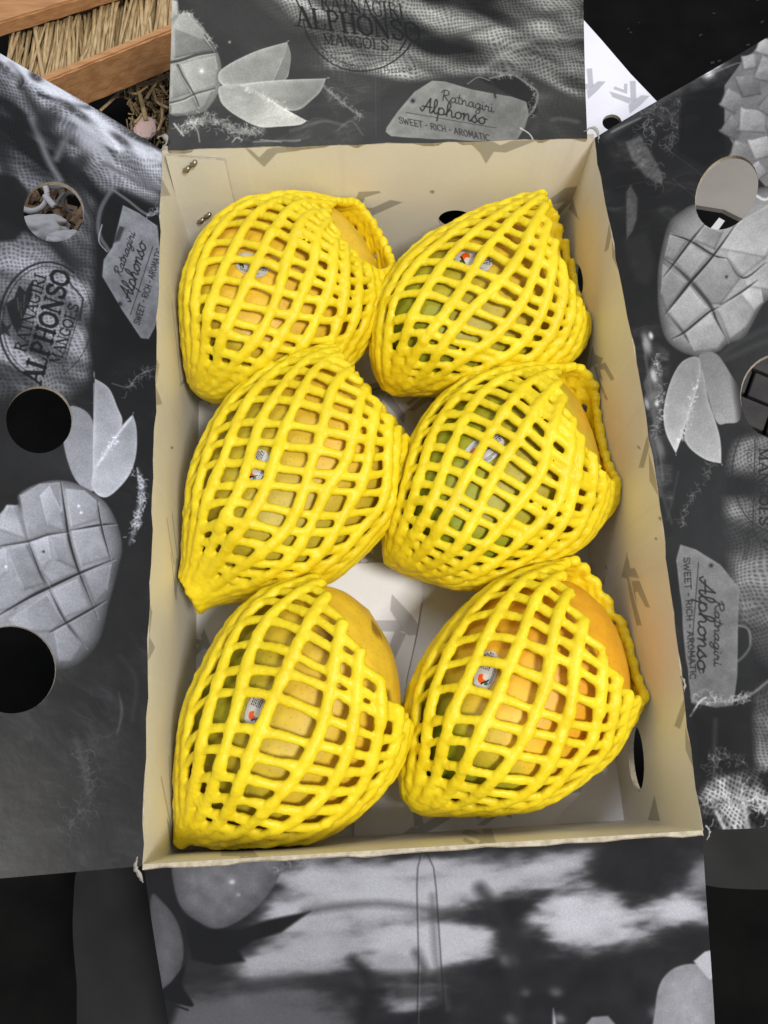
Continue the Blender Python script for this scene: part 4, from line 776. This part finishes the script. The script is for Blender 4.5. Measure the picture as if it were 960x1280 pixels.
def make_net(k, D, label):
    b = Body(D['UL'], D['LR'], *D['z'], .95, n=70, shear=D['shear'], far=D['far'], bmax=.0445); D['nb'] = b
    g = np.random.default_rng(300+k); V, F = [], []; n = D['N']; tw = D['tw']; G = lambda t: (t-.5)+.15*np.clip((t-.70)/.30, 0, 1)**2-.12*np.clip((.28-t)/.28, 0, 1)**2; x_ = (tw[0]-tw[1])*n*.65; f_ = (round(x_)+.13)/x_; tw = (tw[0]*f_, tw[1]*f_); off = -.0014; m_ = 120
    t0, t1 = .0, 1.
    for fam in (0, 1):
        kk = tw[fam]; rad = (.00265, .0021)[fam]*D.get('rs', 1); sub = (.0, -.0006)[fam]
        for j in range(n):
            ph = 2*math.pi*(j+g.normal(0, .06))/n+D.get('ph', 0); w1, w2 = g.uniform(0, 6.28, 2); amp = g.uniform(.02, .05)
            end = 1+g.uniform(-.004, .006); st = g.uniform(0, .012)
            t = np.linspace(st, end, m_); tt = np.clip(t, 0, 1)
            th = ph+(kk*2*math.pi)*G(tt)+amp*np.sin(tt*9+w1); th = th-.14*np.sin(2*th)-.08*np.sin(th)
            # strands pinch toward each crossing
            cr = n*(tt-.5)*(tw[0]-tw[1])*1.0; lump = np.cos(2*math.pi*(cr+j*0))
            P = b.ev(tt, th, off+sub)
            P += (g.normal(0, .00006, P.shape)); ex = (t-1).clip(0)[:,None]; P = P+ex*(b.ax*.10)
            wob = np.interp(tt, np.linspace(0, 1, 24), g.normal(0, 1, 24))[:,None]; P = P+wob*.00042*np.array([.5,.5,1])
            r_ = rad*(1+.10*np.interp(tt, np.linspace(0, 1, 40), g.normal(0, 1, 40)).clip(-1.5, 1.5)+.05*np.sin(tt*2*math.pi*n*.8+w2))
            P[:,2] = np.maximum(P[:,2], .0032); P[:,1] = np.clip(P[:,1], .0032, L-.0034); P[:,0] = np.clip(P[:,0], -W/2+.0034, W/2-.003+bow(P[:,1])*np.clip(P[:,2]/H, 0, 1)**1.5)
            nn_ = b.ev(tt, th, .001)-b.ev(tt, th); nn_ /= np.linalg.norm(nn_, axis=1)[:,None]+1e-9; strap(P, nn_, r_, V, F)
    if D['far'] > .005:                     # stretched far lip of the open end
        for tt0, rr in ((.992, .0026), (.95, .0021), (.91, .0018)):
            a_ = np.linspace(math.pi*.97, math.pi*2.03, 90); rip = np.sin(a_*n+k)
            P = b.ev(np.clip(tt0+.007*rip, 0, 1), a_, -.0012); P[:,1] = np.minimum(P[:,1], L-.003); P[:,0] = np.minimum(P[:,0], W/2-.003+bow(P[:,1])*np.clip(P[:,2]/H, 0, 1)**1.5); tube_geo(P, rr*(1+.06*rip+.14*g.normal(0, 1, 90).clip(-1, 1)), 8, V, F)
    # collar of the closed end
    me = mesh(V, F); o = link('foam_net', me, m_foam, smooth=True)
    rm = o.modifiers.new('fuse', 'REMESH'); rm.mode = 'VOXEL'; rm.voxel_size = VOX; rm.use_smooth_shade = True
    sm = o.modifiers.new('soft', 'SMOOTH'); sm.factor = .5; sm.iterations = 3
    tx = bpy.data.textures.new('foam_cells', 'CLOUDS'); tx.noise_scale = .0024; tx.noise_depth = 2; dm = o.modifiers.new('cells', 'DISPLACE'); dm.texture = tx; dm.strength = .0005; dm.mid_level = .5; dm.texture_coords = 'LOCAL'
    if FUSE:
        dg = bpy.context.evaluated_depsgraph_get(); me2 = bpy.data.meshes.new_from_object(o.evaluated_get(dg)); o.modifiers.clear(); old = o.data; o.data = me2; bpy.data.meshes.remove(old)
        me2.polygons.foreach_set('use_smooth', [True]*len(me2.polygons))
    else: o.modifiers.clear()
    tag(o, label, 'foam net', 'yellow foam nets round the mangoes'); return o
FUSE = True; VOX = .00075
c1 = lambda P: S(P, 3, 220, 430)
DATA = [
 dict(UL=[(238,478),(234,450),(233,420),(236,372),(251,320),(275,286),(308,262),(350,252),(395,249),(434,252)], LR=[(244,486),(262,497),(285,500),(325,498),(372,492),(415,470),(448,436),(470,405),(483,372),(481,343)],
      mUL=[(256,462),(245,430),(244,380),(258,325),(285,290),(320,266),(355,259),(392,259),(425,268),(452,294)], mLR=[(256,462),(275,486),(310,492),(360,484),(405,462),(436,425),(456,392),(466,360),(466,325),(452,294)],
      z=(.056,.074), mz=(.055,.066), N=24, tw=(.19,-.47), shear=.014, far=.009, cols=('olive','yellow','yellow'), cdir=R(20), coff=-.1),
 dict(UL=[(482,486),(470,462),(465,435),(472,395),(484,362),(512,325),(548,298),(590,276),(640,260),(686,251)], LR=[(490,490),(520,492),(560,492),(610,488),(660,478),(700,458),(721,440),(731,420),(732,408),(729,396)],
      mUL=[(498,470),(480,440),(484,395),(515,335),(555,305),(600,285),(642,274),(672,278),(692,295),(702,325)], mLR=[(498,470),(530,484),(580,484),(630,476),(675,458),(702,430),(713,400),(714,370),(709,345),(702,325)],
      z=(.050,.072), mz=(.052,.064), N=24, tw=(.15,-.44), shear=.003, far=.004, cols=('green','olive','yellow'), cdir=R(35), coff=.18),
 dict(UL=[(222,722),(230,700),(232,665),(242,600),(262,545),(287,505),(322,474),(370,448),(400,440),(424,438)], LR=[(247,768),(262,757),(290,750),(330,748),(372,742),(410,726),(440,706),(470,676),(500,640),(518,556)],
      mUL=[(262,715),(246,660),(254,600),(275,545),(305,502),(345,474),(390,458),(425,462),(455,485),(478,515)], mLR=[(262,715),(295,738),(340,738),(390,724),(430,700),(462,665),(486,625),(496,585),(492,545),(478,515)],
      z=(.054,.072), mz=(.053,.066), N=24, tw=(.13,-.46), shear=.001, far=.0, cols=('olive','olive','yellow'), cdir=R(50), coff=.05),
 dict(UL=[(482,700),(480,676),(484,640),(498,600),(520,545),(543,510),(575,482),(610,465),(660,459),(708,460)], LR=[(490,706),(520,720),(565,734),(600,736),(640,727),(690,704),(727,684),(750,655),(764,630),(767,606)],
      mUL=[(502,690),(492,650),(508,600),(532,548),(560,510),(595,484),(640,470),(690,475),(722,500),(741,540)], mLR=[(502,690),(540,716),(590,724),(640,714),(685,692),(720,665),(742,630),(750,600),(749,570),(741,540)],
      z=(.050,.073), mz=(.052,.066), N=23, tw=(.18,-.54), shear=.007, far=.014, cols=('green','olive','orange'), cdir=R(25), coff=-.02),
 dict(UL=[(218,1058),(220,1020),(220,968),(226,909),(238,865),(260,822),(285,780),(313,751),(352,730),(400,719)], LR=[(226,1058),(243,1052),(272,1058),(320,1062),(372,1057),(413,1043),(458,1012),(486,981),(508,945),(518,908)],
      mUL=[(240,1030),(234,970),(238,909),(250,868),(272,826),(298,784),(330,754),(378,734),(425,738),(461,762)], mLR=[(240,1030),(290,1048),(360,1046),(410,1028),(452,990),(484,945),(498,905),(500,865),(489,812),(461,762)],
      z=(.060,.074), mz=(.056,.066), N=20, tw=(.14,-.46), shear=.002, far=.0, cols=('green','olive','yellow'), cdir=R(5), coff=.12, spots=[(0,.007,.7),(1,.0055,.75),(2,.0065,.75)], sp=[(472,790),(484,868),(408,797)]),
 dict(UL=[(508,1000),(500,973),(500,938),(508,874),(523,832),(551,791),(586,752),(622,725),(657,710),(704,704)], LR=[(516,1006),(533,1017),(586,1018),(629,1016),(671,1010),(705,994),(738,970),(766,948),(785,915),(802,878)],
      mUL=[(528,990),(514,940),(520,880),(536,836),(562,796),(596,760),(635,734),(680,722),(722,732),(756,760)], mLR=[(528,990),(570,1004),(625,1004),(680,992),(725,965),(760,930),(780,890),(787,850),(776,800),(756,760)],
      z=(.052,.074), mz=(.053,.067), N=19, tw=(.20,-.46), shear=.004, far=.012, cols=('green','yellow','orange'), cdir=R(35), coff=.05),
]
ML = ['ripe mango in the back left corner, yellow skin peeping from the net opening', 'greenish mango in the back right corner, almost wholly inside its net', 'mango at the left of the middle row, fully covered by its net',
      'orange-cheeked mango at the right of the middle row by the carton wall', 'green and yellow mango in the front left corner with brown scars on its bare end', 'mango in the front right corner with a smooth orange cheek bare above the net']
NL = ['yellow foam net of the back left mango, open end towards the back wall', 'yellow foam net in the back right corner, pulled to a point at the upper right', 'yellow foam net left in the middle row, gathered end pressed on left wall',
      'yellow foam net at the right of the middle row, frayed end against the right wall', 'yellow foam net in the front left corner, over a half green mango', 'yellow foam net in the front right corner, round the orange-cheeked mango']
for k, D in enumerate(DATA):
    if 'sp' in D: D['_sp'] = [at([p], .062)[0]+np.array([0,0,0]) for p in D['sp']]
    if 'sp' in D:                       # move the scar centres onto the skin
        bb = Body(D['mUL'], D['mLR'], *D['mz'], .95, n=120, bmax=.0425); T_, A_ = np.meshgrid(np.linspace(.02, .98, 120), np.linspace(0, math.pi, 120)); PP = bb.ev(T_.ravel(), A_.ravel())
        q_ = (PP-CAM) @ RM; pr = np.stack([480+FPX*q_[:,0]/-q_[:,2], 640-FPX*q_[:,1]/-q_[:,2]], 1); D['_sp'] = [PP[np.argmin(((pr-np.array(s_))**2).sum(1))] for s_ in D['sp']]
    D['mango'] = make_mango(k, D, ML[k]); D['net'] = make_net(k, D, NL[k])
# ---- paper stickers under the nets
def sticker_img(seed):
    h, w_ = 96, 128; a = np.full((h, w_, 4), .74, np.float32); a[...,3] = 1; g = np.random.default_rng(seed)
    def rect(x, y, ww, hh, col): a[y:y+hh, x:x+ww, :3] = col
    for r_ in range(6):
        x = 66
        while x < 118: l = int(g.integers(3, 9)); rect(x, 14+r_*8, l, 4, (.06,.06,.07)); x += l+int(g.integers(2, 4))
    Y, X = np.mgrid[0:h, 0:w_]; m = ((X-34)/15.)**2+((Y-38)/19.)**2 < 1; a[m, :3] = (.86,.33,.05); m = ((X-44)/11.)**2+((Y-52)/12.)**2 < 1; a[m, :3] = (.80,.78,.74)
    m = (abs((X-26)-(Y-55)*.5) < 4) & (Y > 40) & (Y < 74); a[m, :3] = (.10,.06,.05); m = ((X-22)/6.)**2+((Y-66)/9.)**2 < 1; a[m, :3] = (.12,.34,.10)
    for r_ in range(3): rect(20, 78+r_*5, 84-r_*16, 2, (.12,.12,.12))
    im = bpy.data.images.new('sticker_print', w_, h); im.pixels.foreach_set(a.ravel()); im.update(); im.pack(); return im
m_stick = print_mat('sticker_paper', sticker_img(4), rough=.25, gloss=.6, wrinkle=.1)
for k, (c_, ang, sz) in enumerate([((315,331),20,(.0105,.0065)), ((592,325),10,(.0115,.0065)), ((320,583),-65,(.011,.0065)), ((605,562),-35,(.0135,.008)), ((322,885),-68,(.012,.0065)), ((608,838),-72,(.0125,.0065))]):
    b = DATA[k]['mb']; T_, A_ = np.meshgrid(np.linspace(.1, .9, 120), np.linspace(.2, math.pi-.2, 120)); PP = b.ev(T_.ravel(), A_.ravel()); q_ = (PP-CAM) @ RM
    pr = np.stack([480+FPX*q_[:,0]/-q_[:,2], 640-FPX*q_[:,1]/-q_[:,2]], 1)
    V, F, UV = [], [], []; nn = 13; a = math.radians(ang); sc_ = 2450
    for i in range(nn):
        for j in range(nn):
            x, y = (i/(nn-1)*2-1), (j/(nn-1)*2-1)
            X, Y = x*math.sqrt(max(1-y*y*.42, 0)), y*math.sqrt(max(1-x*x*.42, 0)); X *= sz[0]*sc_*.84; Y *= sz[1]*sc_*.84
            p = (c_[0]+X*math.cos(a)-Y*math.sin(a), c_[1]+X*math.sin(a)+Y*math.cos(a)); d2 = ((pr-np.array(p))**2).sum(1); w8 = np.argsort(d2)[:4]; ww = 1/(d2[w8]+1e-3); P0 = (PP[w8]*ww[:,None]).sum(0)/ww.sum()
            V.append(P0+(CAM-P0)/np.linalg.norm(CAM-P0)*.0012); UV.append((x*.5+.5, y*.5+.5))
    for i in range(nn-1):
        for j in range(nn-1): F.append((i*nn+j, (i+1)*nn+j, (i+1)*nn+j+1, i*nn+j+1))
    me = mesh(V, F); ul = me.uv_layers.new(name='print'); ul.data.foreach_set('uv', np.array([UV[l.vertex_index] for l in me.loops], np.float32).ravel())
    o = link('sticker', me, m_stick, smooth=True); o.parent = DATA[k]['mango']
# ================================================================== AROUND THE CARTON
ZF = -.150
m_floor = noise_col(mat('dark_floor', rough=.85, **{'Specular IOR Level': .08}), (.0025,.0025,.0025), (.006,.0058,.0055), 20, bump=.2)
fl = mesh([(-2,-2,ZF),(2,-2,ZF),(2,2.5,ZF),(-2,2.5,ZF)], [(0,1,2,3)]); fo = link('floor', fl, m_floor); fo['kind'] = 'structure'
def boxmesh(c0, c1_, bev=0): 
    x0,y0,z0 = c0; x1,y1,z1 = c1_; return mesh([(x0,y0,z0),(x1,y0,z0),(x1,y1,z0),(x0,y1,z0),(x0,y0,z1),(x1,y0,z1),(x1,y1,z1),(x0,y1,z1)], [(0,3,2,1),(4,5,6,7),(0,1,5,4),(1,2,6,5),(2,3,7,6),(3,0,4,7)])
# dark paving blocks of the floor, seen through the right flap's lower hole
m_brick = noise_col(mat('dark_block', rough=.6), (.030,.027,.027), (.050,.045,.044), 50, bump=.4)
c0 = at([(968,497)], ZF)[0]; bl, bw = .046, .023; proto = None; a_ = R(-28)
for r_ in range(-3, 4):
    for k in range(-2, 3):
        x = k*(bl+.003)+(r_ % 2)*(bl+.003)/2; y = r_*(bw+.003); X = c0[0]+x*math.cos(a_)-y*math.sin(a_); Y = c0[1]+x*math.sin(a_)+y*math.cos(a_)
        if proto is None:
            me = boxmesh((-bl/2,-bw/2,0), (bl/2,bw/2,.006)); bm = bmesh.new(); bm.from_mesh(me); bmesh.ops.bevel(bm, geom=bm.edges[:], offset=.0008, segments=1, affect='EDGES'); bm.to_mesh(me); bm.free(); me.materials.append(m_brick); proto = me
        o = bpy.data.objects.new('brick', proto); COL.objects.link(o); o.location = (X, Y, ZF+.0005+random.uniform(0,.0012)); o.rotation_euler = (random.uniform(-.02,.02), random.uniform(-.02,.02), a_); o.parent = fo
# faint crumbs on the dark floor, back right
m_crumb = mat('grey_crumb', (.022,.022,.021), .9)
V, F = [], []; g0 = np.random.default_rng(31)
for i in range(16):
    c_ = at([(g0.uniform(735, 955), g0.uniform(-10, 120))], ZF)[0]; r_ = g0.uniform(.0006, .0022); tube_geo([c_+np.array([0,0,.0005]), c_+np.array([r_*2, g0.uniform(-r_, r_), .001])], r_*.6, 5, V, F)
o = link('crumbs', mesh(V, F), m_crumb); tag(o, 'scattered faint grey crumbs on the black floor behind the right flap', 'crumbs'); o['kind'] = 'stuff'
# carton underneath
low = empty('lower_carton', (0, L/2, ZF)); tag(low, 'dark printed carton underneath the open one, its flaps sticking out at the front corners', 'box')
o = link('body', boxmesh((-.112,.012,ZF+.001), (.112,L-.01,-.0045)), [dark_back]); put(o, low)
P_lo = Plane((0,0,-.0040), (1,0,0), (0,1,0)); P_lo2 = Plane((0,0,-.0038), (1,0,0), (0,1,0))
def lowflap(px, pl, lab):
    o = panel('flap', pl, [tuple(p) for p in pl.uv(spline(px, 3, True))], [], .0026, [m_low, kraft, dark_back], None, step=.02, disp=wav(pl, 0, .0008, 9)); put(o, low); o['label'] = lab
m_low = noise_col(mat('dark_grey_print', rough=.6, **{'Specular IOR Level': .15}), (.009,.009,.0095), (.017,.017,.018), 26, bump=.12, bscale=90)
lowflap([(200,1060),(120,1075),(97,1085),(92,1125),(91,1170),(96,1230),(102,1310),(160,1330),(300,1330),(300,1200),(260,1060)], P_lo, 'flap at the front left corner')
lowflap([(840,1000),(900,1000),(1010,1000),(1010,1108),(960,1112),(905,1110),(880,1106),(840,1100)], P_lo2, 'flap at the front right corner')
# neighbouring carton with a white flap, back right
nb = empty('open_carton', tuple(at([(770,60)], ZF)[0])); tag(nb, 'neighbouring carton whose white inner flap shows behind the back right corner', 'box')
P_n = Plane((0,0,.030), (1,0,0), (0,1,0))
CN, IM_n = liner(P_n, .02, .22, .30, .56, 'neighbour_flap_liner', [((735,105),24,85,1),((788,122),26,88,1)], base=.93, tint=(.985,.985,1.03), seed=81)
m_n = print_mat('liner_neighbour', IM_n, rough=.45, gloss=.4, wrinkle=.1)
o = panel('flap', P_n, [tuple(p) for p in P_n.uv([(640,-60),(727,22),(752,50),(788,92),(830,136),(800,230),(640,230)])], [oval(P_n, (765,153), 12, 10, 0)], .0026, [m_n, dark_back, dl], CN); put(o, nb)
o = link('body', boxmesh((.0,L+.03,ZF+.001), (.16,L+.22,.020)), [dark_back]); put(o, nb)
# wooden crate of straw, back left
m_wood = noise_col(mat('terracotta_wood', rough=.6), (.40,.19,.075), (.54,.28,.12), 40, stretch=(1,6,6), bump=.4, bscale=120)
m_strawm = noise_col(mat('straw', rough=.55), (.34,.23,.11), (.54,.40,.21), 120, stretch=(4,1,4), bump=.2)
cr = empty('straw_crate', tuple(at([(110,60)], -.03)[0])); tag(cr, 'terracotta wooden crate packed with straight straw stalks in the back left corner', 'crate')
def bar(pa, pb, z, wd, ht, name='slat', ext=.05):
    A, B = at([pa], z)[0], at([pb], z)[0]; d = B-A; l = np.linalg.norm(d); d /= l; A = A-d*0; nrm = np.array([-d[1], d[0], 0])   # nrm points to the back
    v = []
    for zz in (z-ht, z):
        for p, kx in ((A, -ext), (B, ext)):
            for w_ in (0, wd): v.append(p+d*kx+nrm*w_+np.array([0,0,zz-z]))
    me = mesh(v, [(0,1,3,2),(4,6,7,5),(0,2,6,4),(1,5,7,3),(0,4,5,1),(2,3,7,6)]); bm = bmesh.new(); bm.from_mesh(me); bmesh.ops.recalc_face_normals(bm, faces=bm.faces)
    bmesh.ops.subdivide_edges(bm, edges=[e for e in bm.edges if e.calc_length() > .05], cuts=24); bmesh.ops.bevel(bm, geom=[e for e in bm.edges if e.calc_face_angle(0) > 1], offset=.0012, segments=2, affect='EDGES')
    for vv in bm.verts: vv.co += Vector(rng.normal(0, .00015, 3))
    bm.to_mesh(me); bm.free(); o = link(name, me, m_wood, smooth=False); put(o, cr); return A, d, nrm
A1, d1, n1 = bar((62,100), (215,38), -.006, .007, .034, ext=.02)
bar((-20,34), (118,-8), .002, .045, .012, ext=.05)
g = np.random.default_rng(77)
for i in range(210):
    s_ = -.05+i/210*.24+g.normal(0, .0012); base = A1+d1*s_+n1*(.004+g.uniform(0,.004))+np.array([0,0,-.010-g.uniform(0,.008)]); lean = g.normal(0, .10)+(.30 if g.random() < .1 else 0)
    dirv = np.array([.06+lean, 1, .05+g.uniform(-.03,.06)]); dirv /= np.linalg.norm(dirv); ln = g.uniform(.06, .11); r_ = g.uniform(.0007, .0020)
    V, F = [], []; tube_geo([base, base+dirv*ln*.5+g.normal(0,.0008,3), base+dirv*ln], [r_, r_*.95, r_*.75], 6, V, F, flat=.55)
    put(link('stalk', mesh(V, F), m_strawm, smooth=True), cr)
V, F = [], []
for i in range(260):
    s_ = -.03+g.uniform(0, .2); base = A1+d1*s_+n1*.004+np.array([0,0,-.022]); dirv = np.array([.06+g.normal(0,.05), 1, g.uniform(-.02,.02)]); tube_geo([base, base+dirv*.11], [.0016,.0014], 4, V, F)
put(link('stalk_bed', mesh(V, F), m_strawm), cr)['kind'] = 'stuff'
# loose straw and scraps
def loose(pts, z, r_, m, name, lab, cat, grp=None):
    P = at(pts, z); P[:,2] += np.linspace(0, .004, len(P)); V, F = [], []; tube_geo(spline(P, 6), r_, 7, V, F, flat=.6); return tag(link(name, mesh(V, F), m, smooth=True), lab, cat, grp)
zs = -.060
for pts, r_, lab in [([(153,112),(140,128),(127,143)], .0014, 'single pale stalk lying across the dark gap under the crate'), ([(213,92),(195,104),(172,112)], .002, 'straw stalk bending under the crate towards its right end'), ([(172,110),(178,130),(184,155)], .0019, 'thick straw stalk hanging down beside the back flap'),
        ([(205,86),(193,110),(184,128)], .0014, 'thin straw stalk crossing the thick one'), ([(202,125),(203,150),(199,168)], .0012, 'short upright straw stalk closest to the back flap'), ([(182,135),(176,148),(170,158)], .0012, 'short straw stalk pointing to the lower left'), ([(190,100),(196,128),(212,140)], .0013, 'curved straw stalk running under the back flap'), ([(160,115),(172,119),(186,112)], .0013, 'short straw stalk lying flat against the crate')]:
    loose(pts, zs, r_, m_strawm, 'straw', lab, 'straw', 'loose straw by the crate')
V, F = [], []
for i in range(170):
    a = np.array([g.uniform(160, 214), g.uniform(100, 190)]); b_ = a+g.normal(0, 9, 2); P = at([a, (a+b_)/2+g.normal(0,3,2), b_], zs-.02); P[:,2] += g.uniform(0, .015, 3); tube_geo(P, g.uniform(.0004,.0011), 4, V, F)
o = link('straw_litter', mesh(V, F), m_strawm); tag(o, 'tangled bits of brown straw filling the gap between crate and back flap', 'straw litter'); o['kind'] = 'stuff'
def crumple(px, z, rx, ry, m, name, lab, cat, seed, hgt=.4):
    bm = bmesh.new(); bmesh.ops.create_icosphere(bm, subdivisions=4, radius=1); g_ = np.random.default_rng(seed); ks = g_.normal(0, 3.2, (9,3)); ph = g_.uniform(0, 6.28, 9); c_ = at([px], z)[0]
    for v in bm.verts:
        p = np.array(v.co); f = 1+.09*sum(abs(math.sin(ks[i] @ p+ph[i])) for i in range(9))-.35; v.co = Vector((c_[0]+p[0]*f*rx, c_[1]+p[1]*f*ry, c_[2]+p[2]*f*rx*hgt))
    me = bpy.data.meshes.new(name); bm.to_mesh(me); bm.free(); return tag(link(name, me, m, smooth=True), lab, cat)
m_white = mat('white_foam', (.60,.59,.60), .6); m_pink = mat('pinkish_paper', (.72,.52,.46), .7); m_tan = noise_col(mat('brown_scrap', rough=.7), (.16,.10,.06), (.28,.19,.12), 90, bump=.3); m_grey = mat('grey_scrap', (.13,.125,.13), .6)
crumple((182,160), zs, .0075, .009, m_pink, 'paper_scrap', 'crumpled pinkish paper scrap in the straw under the crate', 'paper scrap', 3)
# rubbish seen through the upper hole of the left flap
zr = -.05
def ringobj(px, z, Rr, r_, tilt, m, lab):
    c_ = at([px], z)[0]; t = np.linspace(0, 2*math.pi, 33); P = np.stack([Rr*np.cos(t), Rr*np.sin(t)*math.cos(tilt), Rr*np.sin(t)*math.sin(tilt)], 1)+c_; V, F = [], []; tube_geo(P, r_, 8, V, F, cap=False); return tag(link('foam_ring', mesh(V, F), m, smooth=True), lab, 'foam ring', 'white foam rings behind the left flap')
ringobj((38,242), zr, .0125, .0022, .5, m_white, 'larger white foam ring at the left in the upper hole of the left flap'); ringobj((92,254), zr-.01, .008, .0017, .9, m_grey, 'small grey ring seen at the right in the upper hole of the left flap')
crumple((54,284), zr, .0165, .0078, m_white, 'foam_wad', 'big white crumpled wad at the bottom of the left flap\'s upper hole', 'packing scrap', 5, .5)
crumple((82,299), zr, .0120, .0055, m_white, 'foam_wad', 'small white wad partly hidden by the lower rim of the left flap\'s upper hole', 'packing scrap', 6, .5)
for pts, r_, m, lab in [([(56,244),(64,254),(70,262)], .0024, m_white, 'white rod lying slantwise in the upper hole of the left flap'), ([(70,262),(76,276),(80,286)], .0026, m_tan, 'brown stick pointing down in the upper hole of the left flap'), ([(80,240),(74,252),(72,262)], .0015, m_grey, 'thin grey stick touching the end of the white rod'), ([(60,232),(76,235),(90,232)], .003, m_grey, 'grey bar under the top rim of the left flap\'s upper hole')]:
    loose(pts, zr, r_, m, 'stick', lab, 'stick', 'sticks behind the left flap')
V, F = [], []
for i in range(120):
    a = np.array([g.uniform(15, 120), g.uniform(215, 320)]); b_ = a+g.normal(0, 10, 2); P = at([a, b_], zr-.02); P[:,2] += g.uniform(0, .01, 2); tube_geo(P, g.uniform(.0008,.003), 5, V, F)
o = link('scrap_litter', mesh(V, F), m_tan); tag(o, 'dark brown wood and straw rubbish under the left flap\'s upper hole', 'litter'); o['kind'] = 'stuff'
# grey board seen through the upper hole of the right flap
m_gb = noise_col(mat('taupe_board', rough=.6), (.235,.215,.195), (.275,.25,.23), 30, bump=.1)
P_g = Plane((0,0,-.02), (1,0,0), (0,1,0))
o = panel('grey_board', P_g, [tuple(p) for p in P_g.uv([(868,180),(985,150),(985,290),(925,272),(905,262),(868,256)])], [], .004, [m_gb, m_gb, m_gb], None); tag(o, 'taupe board lying under the right flap, seen through its upper hole', 'board')
o = panel('white_strip', P_g, [tuple(p) for p in P_g.uv([(899,272),(906,276),(880,312),(870,308)])], [], .004, [m_white]*3, None); tag(o, 'narrow white strip beside the taupe board under the right flap', 'strip')
